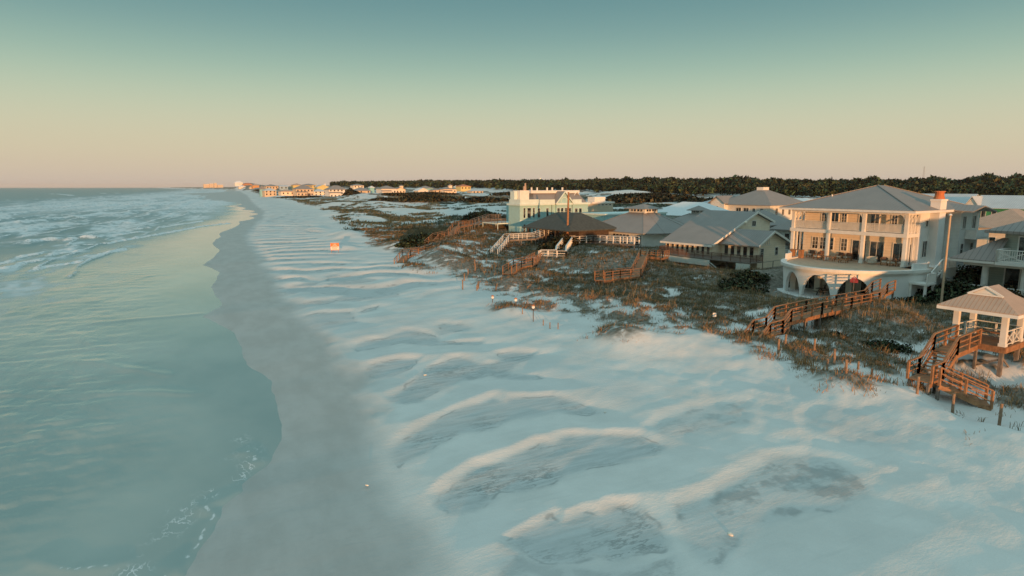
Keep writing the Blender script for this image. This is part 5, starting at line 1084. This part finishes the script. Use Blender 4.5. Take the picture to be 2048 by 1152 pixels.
# ------------------------------------------------------------------ the far row of houses
FAR = [
 ('far_house', 'teal walled house at the seaward end of the far cluster', 48.6, 813.0, 5.3, 6.5, 10.7, 'teal_siding', 'metal_roof', 'hipx', 0),
 ('far_house', 'cream house with pale blue hipped roof nearest the water in the far cluster', 55.6, 787.9, 3.8, 14.5, 9.2, 'beige_siding', 'pale_metal_roof', 'hipx', 2),
 ('far_house', 'long cream house with low roof behind the blue roofed one', 66.9, 914.6, 10.7, 16.8, 6.7, 'beige_siding', 'metal_roof', 'hipx', 1),
 ('far_house', 'small blue house with gables in the middle of the far cluster', 81.1, 908.1, 10.7, 12.1, 5.7, 'blue_siding', 'pale_metal_roof', 'gabx', 1),
 ('far_house', 'bright cream house raised on a brown deck by the far beach', 72.6, 769.1, 4.5, 16.0, 6.8, 'cream_siding', 'tan_roof', 'hipx', 1),
 ('far_house', 'broad tan house under big grey hipped roof with dark archway', 89.7, 755.9, 3.5, 21.0, 12.5, 'beige_siding', 'metal_roof', 'hipx', 2),
 ('far_house', 'yellow house peeping over the broad tan house roof', 102.7, 942.3, 13.3, 14.1, 5.6, 'yellow_siding', 'tan_roof', 'hipx', 0),
 ('far_house', 'long yellow house on the skyline right of the yellow one', 117.8, 935.4, 12.6, 18.3, 6.0, 'yellow_siding', 'metal_roof', 'hipx', 1),
 ('far_house', 'pale yellow gabled house with a small chimney', 119.5, 824.7, 10.3, 15.6, 6.6, 'yellow_siding', 'pale_metal_roof', 'gaby', 0),
 ('far_house', 'cream house with blue grey gables left of the big white one', 106.7, 759.1, 3.3, 16.1, 8.6, 'cream_siding', 'pale_metal_roof', 'hipx', 2),
 ('far_house', 'largest bright white three storey house of the far cluster', 119.3, 714.9, 2.8, 21.9, 12.9, 'white_paint', 'metal_roof', 'hipx', 3),
 ('far_house', 'low cream house just behind dark trees right of the white one', 169.5, 856.9, 12.1, 15.3, 6.0, 'cream_siding', 'metal_roof', 'hipx', 1),
 ('far_house', 'tan two storey house right of the dark gap in the far cluster', 145.7, 713.8, 3.1, 18.3, 10.5, 'beige_siding', 'metal_roof', 'hipx', 2),
 ('far_house', 'tiny teal shed roof between the tan and wide white houses', 165.9, 759.6, 11.1, 6.5, 4.2, 'teal_siding', 'white_roof', 'hipx', 0),
 ('far_house', 'wide white house with long row of windows and domed grey roof', 174.2, 711.8, 5.8, 19.7, 9.6, 'white_paint', 'metal_roof', 'hipx', 1),
 ('far_house', 'white house with little lookout tower beside the wide white house', 188.5, 716.3, 6.2, 13.1, 7.4, 'cream_siding', 'metal_roof', 'gaby', 1),
 ('far_house', 'plain white house with steep triangular sloping side', 208.7, 696.1, 6.0, 14.1, 7.0, 'white_paint', 'white_roof', 'gaby', 0),
 ('far_house', 'low house with broad grey hipped roof behind the triangular one', 234.0, 761.5, 8.6, 16.7, 6.8, 'teal_siding', 'metal_roof', 'hipx', 0),
 ('far_house', 'tan house with hipped roof right of the triangular white one', 226.2, 699.1, 6.8, 12.5, 5.7, 'beige_siding', 'metal_roof', 'hipx', 1),
 ('far_house', 'stepped tan and white house with round topped turret', 239.1, 693.3, 6.8, 18.2, 7.4, 'cream_siding', 'metal_roof', 'hipx', 1),
 ('far_house', 'small turquoise house touching the green and orange one', 269.6, 756.3, 10.9, 5.6, 5.0, 'teal_siding', 'white_roof', 'hipx', 0),
 ('far_house', 'green house with bright orange roof against the forest', 276.3, 742.3, 10.4, 15.4, 6.8, 'yellow_siding', 'rust_roof', 'hipx', 1),
 ('far_house', 'low rambling tan house standing apart at the right end of the row', 267.6, 680.3, 6.2, 15.4, 5.1, 'beige_siding', 'pale_metal_roof', 'hipx', 1),
 ('far_house', 'low orange lit house at far left of the cluster on the hill', 77.2, 1503.4, 12.9, 15.3, 7.7, 'sunlit_siding', 'tan_roof', 'hipx', 0),
 ('hilltop_house', 'white domed house at the crest of the distant headland', 66.1, 2277.7, 20.4, 26.2, 13.1, 'white_paint', 'white_roof', 'hipx', 0),
 ('hilltop_house', 'long orange lit house along the distant headland crest', 90.1, 2211.8, 15.6, 28.8, 11.2, 'sunlit_siding', 'rust_roof', 'hipx', 0),
 ('hilltop_house', 'tan house low on the distant headland slope', 72.2, 2165.0, 11.0, 21.9, 7.8, 'cream_siding', 'white_roof', 'hipx', 0),
 ('hilltop_house', 'pale house on the landward shoulder of the headland', 97.2, 2043.7, 9.7, 19.3, 8.2, 'cream_siding', 'tan_roof', 'hipx', 0),
 ('tower_block', 'pale distant apartment block farthest left on the horizon', -72.9, 5747.7, 14.0, 44.7, 22.3, 'beige_siding', 'white_roof', 'flat', 0),
 ('tower_block', 'slightly taller pale block beside the farthest left one', -34.5, 5730.3, 14.0, 32.5, 26.4, 'beige_siding', 'white_roof', 'flat', 0),
 ('tower_block', 'tallest pale block on the far horizon', -6.9, 5497.9, 14.0, 19.5, 29.3, 'beige_siding', 'white_roof', 'flat', 0),
 ('tower_block', 'low pale block nearest the headland on the horizon', 26.5, 5482.7, 14.0, 39.1, 15.6, 'beige_siding', 'white_roof', 'flat', 0),
]

for n, lb, x, y, z, w, h, wm, rm_, rd, nw in FAR:
    g = float(gh(x, y)); zb = min(z, g) if n == 'far_house' else z
    t = thing(n, lb, 'building' if n == 'tower_block' else 'house', (x, y, zb), 9.5)
    if rd == 'flat':
        mb = MB(); mb.box(-w / 2, 0, -5, w / 2, 30, z + h); mb.obj('wall', wm, t); mb = MB(); mb.box(-w / 2 - .6, -.6, z + h, w / 2 + .6, 30.6, z + h + 1.2); mb.obj('roof', rm_, t); continue
    hr = h * (.34 if nw else .42); ze = z + h - hr; dp = min(w * .8, 15); o = .8
    mb = MB(); mb.box(-w / 2 + o, 0, zb - 3, w / 2 - o, dp, ze)
    if w > 17: mb.box(-w / 2 + o, -2.4, zb - 3, w * .08, -.001, ze - h * .28)
    if rd == 'gaby': mb.face((-w / 2 + o, -.01, ze - .02), (0, -.01, ze + hr * .93), (w / 2 - o, -.01, ze - .02))
    mb.obj('wall', wm, t); mb = MB()
    if rd == 'hipx': d = min(dp / 2 + o, w / 2 - .1); mb.hip(-w / 2, -o, w / 2, dp + o, ze, hr, -w / 2 + d, w / 2 - d, dp / 2, dp / 2, .3)
    elif rd == 'gabx': mb.slab([(-w / 2, -o, ze), (w / 2, -o, ze), (w / 2, dp / 2, ze + hr), (-w / 2, dp / 2, ze + hr)], .3); mb.slab([(-w / 2, dp / 2, ze + hr), (w / 2, dp / 2, ze + hr), (w / 2, dp + o, ze), (-w / 2, dp + o, ze)], .3)
    else: mb.slab([(-w / 2, -o, ze), (0, -o, ze + hr), (0, dp + o, ze + hr), (-w / 2, dp + o, ze)][::-1], .3); mb.slab([(0, -o, ze + hr), (w / 2, -o, ze), (w / 2, dp + o, ze), (0, dp + o, ze + hr)][::-1], .3)
    mb.obj('roof', rm_, t)
    if w > 17: mb = MB(); mb.slab([(-w / 2, -3.2, ze - h * .28), (w * .08 + .8, -3.2, ze - h * .28), (w * .08 + .8, .1, ze - h * .28 + 1.0), (-w / 2, .1, ze - h * .28 + 1.0)], .25); mb.obj('porch_roof', rm_, t)
    for r_ in range(nw):
        zz = z + (ze - z) * (r_ + .35) / max(nw, 1); k = max(2, int(w / 4.2))
        for i in range(k):
            xx = -w / 2 + o + (w - 2 * o) * (i + .5) / k; yy = -2.4 if (w > 17 and xx < w * .08 - 1 and zz < ze - h * .28 - 1.5) else 0
            if zz + 1.7 > ze or abs(xx - w * .08) < 1.1 and w > 17: continue
            mb = MB(); mb.box(xx - .75, yy - .06, zz, xx + .75, yy, zz + 1.8); mb.obj('window', 'glass', t)
    if 'tower' in lb or 'turret' in lb:
        mb = MB(); mb.box(1, 3, ze, 4.6, 6.6, z + h + 1.6); q = mb.obj('turret', wm, t); mb = MB(); mb.hip(.6, 2.6, 5, 7, z + h + 1.6, 1.3, 2.8, 2.8, 4.8, 4.8); mb.obj('turret_roof', rm_, q)
    if 'chimney' in lb: mb = MB(); mb.box(3, 3, ze, 4.2, 4.2, z + h + 1.3); mb.obj('chimney', 'white_paint', t)
    if 'archway' in lb: mb = MB(); mb.prism([(w * .18 + 2.2 * math.cos(a), 0) for a in (0,)] + [(w * .18 + 2, -.05), (w * .18 + 2, -.5), (w * .18 - 2, -.5), (w * .18 - 2, -.05)], z, z + 3.4); mb.obj('archway', 'dark_wood', t)  # solid dark block standing in for the shaded opening

# ------------------------------------------------------------------ plants
def leaf_mat(name, rough=.8, trans=.0):
    m = bpy.data.materials.new(name); m.use_nodes = True; n = m.node_tree; bs = n.nodes['Principled BSDF']
    a = n.nodes.new('ShaderNodeAttribute'); a.attribute_name = 'tint'; n.links.new(a.outputs['Color'], bs.inputs['Base Color'])
    bs.inputs['Roughness'].default_value = rough; bs.inputs['Specular IOR Level'].default_value = .15; return m
GM, LM = leaf_mat('dune_grass'), leaf_mat('leaves')
def grass(name, px, py, blades, hgt, wid, lean, cols, spread=.22):
    n = len(px); N = n * blades; bx = np.repeat(px, blades) + rng.normal(0, spread, N); by = np.repeat(py, blades) + rng.normal(0, spread, N)
    bz = gh(bx, by) + .12 * veg(bx, by) - .06
    H_ = np.repeat(rng.uniform(.6, 1.25, n) * hgt, blades) * rng.uniform(.55, 1.2, N); a = rng.uniform(0, 2 * np.pi, N); ln = rng.uniform(.1, 1, N) * lean * H_
    wind = (.18 * H_, .10 * H_); dx, dy = np.cos(a) * ln + wind[0], np.sin(a) * ln + wind[1]
    w = rng.uniform(.7, 1.4, N) * wid / 2; ta = rng.uniform(0, np.pi, N); ux, uy = np.cos(ta) * w, np.sin(ta) * w
    mid = np.stack([bx + dx * .4, by + dy * .4, bz + H_ * .62], 1); tip = np.stack([bx + dx, by + dy, bz + H_ * (.98 - .25 * lean)], 1); b = np.stack([bx, by, bz], 1); u = np.stack([ux, uy, ux * 0], 1)
    v = np.stack([b - u, b + u, mid + u * .8, mid - u * .8, tip + u * .25, tip - u * .25], 1).reshape(-1, 3)
    i = np.arange(N)[:, None] * 6; f = np.concatenate([i + [0, 1, 2, 3], i + [3, 2, 4, 5]], 0)
    o = raw_mesh(name, v, f, GM); ci = np.repeat(rng.integers(0, len(cols), n), blades); c = np.array(cols)[ci] * rng.uniform(.65, 1.35, (N, 1)); fattr(o, 'tint', np.repeat(c, 6, 0)); return o
SUN_TINT = [(.34, .18, .075), (.28, .15, .065), (.22, .14, .07), (.38, .22, .10), (.16, .12, .06)]  # orange low sun put into the straw colour of the seaward tufts
def scatter(n, x0, x1, y0, y1, thr=.12, pw=1.0):
    x = rng.uniform(x0, x1, n); y = rng.uniform(y0, y1, n) if pw == 1 else y0 * (y1 / y0) ** rng.uniform(0, 1, n); x = x + coast(y); v = veg(x, y); k = (v > thr) & (rng.uniform(0, 1, n) < v * 1.1)
    for px, py, r in ((70, 54, 13), (84, 58, 9), (81, 80, 10), (86, 108, 11), (92, 34, 12), (46, 24.4, 1.9), (84, 140, 9), (90, 152, 12)): k &= np.hypot(x - px, y - py) > r
    return x[k], y[k]
OL = [(.095, .09, .05), (.12, .10, .056), (.16, .12, .064), (.22, .145, .07), (.075, .083, .045), (.27, .17, .09), (.14, .105, .06)]
x, y = scatter(36000, 24, 84, 12, 78); toe = (x + 5 * (noise(x / 3, y / 3, 15) - .5)) < np.interp(y, [10, 23, 27, 35, 42, 50, 60, 84], [44, 43, 40, 40, 37, 37, 35, 35])
o = grass('dune_grass', x[~toe], y[~toe], 15, .50, .035, .55, OL); o['kind'] = 'stuff'
o = grass('sunlit_straw_grass', x[toe], y[toe], 15, .55, .035, .6, SUN_TINT); o['kind'] = 'stuff'
x, y = scatter(22000, 22, 90, 75, 190); o = grass('dune_grass_beyond', x, y, 9, .55, .075, .6, OL, .3); o['kind'] = 'stuff'
x, y = scatter(46000, 24, 260, 190, 620, .15, 2); o = grass('far_dune_grass', x, y, 6, .75, .22, .7, [(c[0] * .58, c[1] * .85, c[2] * 1.0) for c in OL], .55); o['kind'] = 'stuff'  # red cut from the palette so the far tufts look shaded
x, y = scatter(2600, 28, 70, 14, 95, .3); o = grass('sea_oats', x, y, 5, 1.05, .028, .5, [(.30, .21, .11), (.36, .24, .12), (.24, .17, .09)], .14); o['kind'] = 'stuff'
# sparse stray tufts on the sand below the dunes
n = 900; x = rng.uniform(24, 40, n); y = rng.uniform(16, 110, n); k = rng.uniform(0, 1, n) < sm(26, 37, x) * .5; o = grass('stray_grass', x[k], y[k], 9, .35, .03, .8, OL[2:], .16); o['kind'] = 'stuff'

def leaf_cloud(cx, cy, cz, rx, ry, rz, n, size, cols, flat=.0):
    d = rng.normal(0, 1, (n, 3)); d /= np.linalg.norm(d, axis=1)[:, None]; d[:, 2] = np.abs(d[:, 2]) * (1 - flat) + d[:, 2] * flat
    r = rng.uniform(.35, 1, n) ** .45; lump = .72 + .5 * noise(d[:, 0] * 2.3 + cx, d[:, 1] * 2.3 + d[:, 2] * 2 + cy, 7)
    p = np.stack([cx + d[:, 0] * rx * r * lump, cy + d[:, 1] * ry * r * lump, cz + d[:, 2] * rz * r * lump], 1)
    a = rng.normal(0, 1, (n, 3)); a /= np.linalg.norm(a, axis=1)[:, None]; b = np.cross(a, rng.normal(0, 1, (n, 3))); b /= np.linalg.norm(b, axis=1)[:, None]
    s = size * rng.uniform(.5, 1.4, (n, 1)); v = np.stack([p - a * s, p + b * s * .55, p + a * s, p - b * s * .55], 1).reshape(-1, 3)
    c = np.array(cols)[rng.integers(0, len(cols), n)] * rng.uniform(.6, 1.4, (n, 1)) * (.75 + .5 * noise(p[:, 0] / rx * 1.8, p[:, 1] / ry * 1.8 + p[:, 2], 9))[:, None]
    nr = np.stack([d[:, 0] / rx, d[:, 1] / ry, d[:, 2] / rz], 1) * min(rx, rz) + rng.normal(0, .28, (n, 3)); nr /= np.linalg.norm(nr, axis=1)[:, None]
    NRM.append(np.repeat(nr, 4, 0)); return v, np.repeat(c, 4, 0)
NRM = []
def rounded(o):                                         # leaves take the shading of the clump they belong to
    o.data.polygons.foreach_set('use_smooth', np.ones(len(o.data.polygons), bool)); o.data.normals_split_custom_set_from_vertices(np.concatenate(NRM).tolist()); NRM.clear()
def quads(nv): return np.arange(nv).reshape(-1, 4)
DG = [(.055, .080, .038), (.072, .095, .045), (.09, .105, .05), (.048, .066, .036)]
OG = [(.10, .075, .028), (.15, .10, .035), (.07, .07, .03), (.20, .12, .04)]
def shrub(lb, x, y, r, h, cols=DG, n=1400, size=.16, parts=3, cat='shrub'):
    g = on(x, y); t = thing('shrub', lb, cat, (x, y, g), 0, 'dune shrubs')
    V, Cc = [], []
    for i in range(parts):
        a = rng.uniform(0, 6.28); d = rng.uniform(0, .55) * r if i else 0; gx, gy = x + d * math.cos(a), y + d * math.sin(a)
        k = 1 if i == 0 else rng.uniform(.5, .8); v, c = leaf_cloud(gx - x, gy - y, on(gx, gy) - g - .1, r * k, r * k, h * k, int(n * k), size, cols); V.append(v); Cc.append(c)
    v = np.concatenate(V); o = raw_mesh('foliage', v, quads(len(v)), LM); fattr(o, 'tint', np.concatenate(Cc)); rounded(o); o.parent = t
    mb = MB()
    for i in range(5): a = i * 1.26; mb.cyl((0, 0, g - .2), (r * .5 * math.cos(a), r * .5 * math.sin(a), g + h * .6), .06, .02, 5)
    mb.obj('stem', 'bark', t)
for a in [('rounded dark green shrub between the gabled house deck and the arched house', 58.5, 59.5, 3.4, 1.7), ('low dark shrub in front of the rounded one left of the arched house', 55.0, 57.0, 2.4, 1.1), ('dark shrub against the gabled house deck', 63.5, 63.5, 3.0, 1.5),
          ('orange tinged bushy shrub at foot of the utility pole', 62.0, 110.8, 3.2, 2.6, OG, 1600, .2), ('tawny bush beside the pavilion left of the utility pole', 57.5, 108.0, 3.4, 1.7, OG, 1300, .18), ('tawny low bush on the slope below the pavilion', 55, 103.5, 2.8, 1.2, OG, 900, .18), ('dark green bush behind the utility pole by octagonal house', 66.5, 112.5, 2.4, 2.0),
          ('dark bushy shrub on the dune crest left of mint house', 76, 188, 7.5, 2.8, DG, 1800, .4), ('long dark shrub mound left of the far orange boardwalk', 40, 133, 5.5, 1.5, DG, 1800, .28), ('dark shrub mound at seaward end beside the orange boardwalk', 36.0, 127.5, 4.2, 1.3, DG, 1400, .28),
          ('dark thicket at the foot of the arched house side wall', 72.5, 44.8, 2.6, 1.8, DG, 2200, .17), ('dark thicket between arched house and grey house', 77, 44.5, 3.0, 2.4, DG, 2600, .19), ('tall dark thicket behind the pale pole', 84, 46.5, 3.4, 3.4, DG, 2600, .2), ('dark low scrub in front of the grey house porch', 70, 41.5, 3.2, 1.3, DG, 1800, .15), ('dark low scrub right of the arched house stair foot', 66.5, 42.6, 3.0, 1.4, DG, 1800, .15),
          ('olive topped shrub rising beside the gazebo roof in front of lattice railing', 71.0, 36.5, 2.0, 2.2, OG, 1200, .13), ('dark low shrub in the sandy hollow below the long boardwalk', 46.5, 36.5, 1.3, .7, DG, 700, .1), ('dark shrub in the hollow left of gazebo stairs', 46.0, 31.5, 1.9, .7, DG, 800, .1)]:
    shrub(*a)
# big scrub masses of the middle distance, one thing each
for i, (lb, x, y, r, h) in enumerate([('broad dark scrub patch across the white dunes left of mint house roof', 140, 455, 26, 4.2), ('dark scrub patch at left of the broad one', 112, 470, 13, 3), ('dark scrub patch at right of the broad one near mint house', 170, 420, 18, 4.5), ('narrow dark scrub below the row of far houses', 200, 650, 30, 5), ('dark scrub beneath the wide white far house', 165, 640, 26, 4), ('dark scrub below the right end of far houses', 290, 600, 40, 5), ('dark trees filling the gap right of the biggest white far house', 128, 690, 9, 10), ('dark scrub at the foot of the far beach houses', 82, 690, 22, 3), ('dark scrub band behind mint house', 240, 330, 26, 5), ('scrub patch on white sand behind the tan building', 300, 400, 30, 5), ('dark scrub beside the pyramid roof', 250, 270, 22, 4.5), ('scrub below the distant headland', 90, 1150, 34, 5)]):
    shrub(lb, x, y, r, h * (.35 if y > 550 and h < 8 else .7), [(.05, .058, .03), (.075, .07, .036), (.10, .08, .04)], 2600, .5 + r / 26, 4)

# ------------------------------------------------------------------ the far wood: one mass
V, Cc = [], []
def crown(x, y, zg, h, r, n, size, cols):
    v, c = leaf_cloud(x, y, zg + h * .62, r, r, h * .40, n, size, [cols[int(rng.integers(len(cols)))]], .6); c = c * rng.uniform(.65, 1.4) * np.array([rng.uniform(.85, 1.35), 1, 1]); V.append(v); Cc.append(c)
FG = [(.046, .082, .036), (.056, .090, .038), (.042, .074, .034), (.070, .088, .038)]
va = 24.5
cnt = 0
for row in range(26):
    ratio = row / 25
    for k in range(150):
        ang = np.interp(k + rng.uniform(-.5, .5), [0, 149], [-15.5, 44])      # degrees right of the view axis
        d0 = np.interp(ang, [-15.5, -10, -6, -3, 0, 8, 15, 25, 44], [1250, 1000, 900, 900, 800, 660, 560, 480, 420]); d = d0 * (1 + .85 * ratio ** 1.3) + rng.uniform(-8, 8)
        b = R(va + ang); x, y = d / math.cos(R(ang)) * math.sin(b), d / math.cos(R(ang)) * math.cos(b)
        if noise(x / 60, y / 60, 55) < .26 and row < 5: continue
        top = np.interp(ang, [-15.5, -12, -8, -3, 0, 8, 13, 16, 22, 30, 34, 44], [371.5, 369.5, 368, 367, 363, 362, 360.5, 361.5, 362, 362.5, 360, 352])
        top += 9 * (fbm(ang * 1.1, 3.3, 66, 3) - .5) * 2
        zt = 14 + (374 - top) * d / 1280 * (1 if ratio > .6 else np.interp(ratio, [0, .6], [.12, 1])) - np.interp(ratio, [0, .6], [9, 0])
        g = float(gh(x, y)); h = max(6.5, min(22, zt - g)) * rng.uniform(.88, 1.06) * (1.22 if ratio > .5 and noise(ang * .9, ratio * 2, 88) > .68 else 1)
        r = h * rng.uniform(.26, .42); crown(x, y, max(g, zt - 22) , h, r, 64 if d < 900 else 40, 1.5 + d / 620, FG); cnt += 1
v = np.concatenate(V); forest = raw_mesh('far_forest', v, quads(len(v)), LM); fattr(forest, 'tint', np.concatenate(Cc)); rounded(forest); forest['kind'] = 'stuff'

# ------------------------------------------------------------------ the air over the coast
bm = bmesh.new(); bmesh.ops.create_cube(bm, size=1); me = bpy.data.meshes.new('haze'); bm.to_mesh(me); bm.free()
hz = bpy.data.objects.new('haze', me); C.objects.link(hz); hz['kind'] = 'stuff'; hz.scale = (34000, 34000, 70); hz.location = (0, 0, 22)
mh = bpy.data.materials.new('haze'); mh.use_nodes = True; n = mh.node_tree; n.nodes.remove(n.nodes['Principled BSDF'])
pv = n.nodes.new('ShaderNodeVolumePrincipled'); pv.inputs['Color'].default_value = (.95, .90, .86, 1); pv.inputs['Density'].default_value = 4.5e-5
n.links.new(pv.outputs[0], n.nodes['Material Output'].inputs['Volume']); me.materials.append(mh)
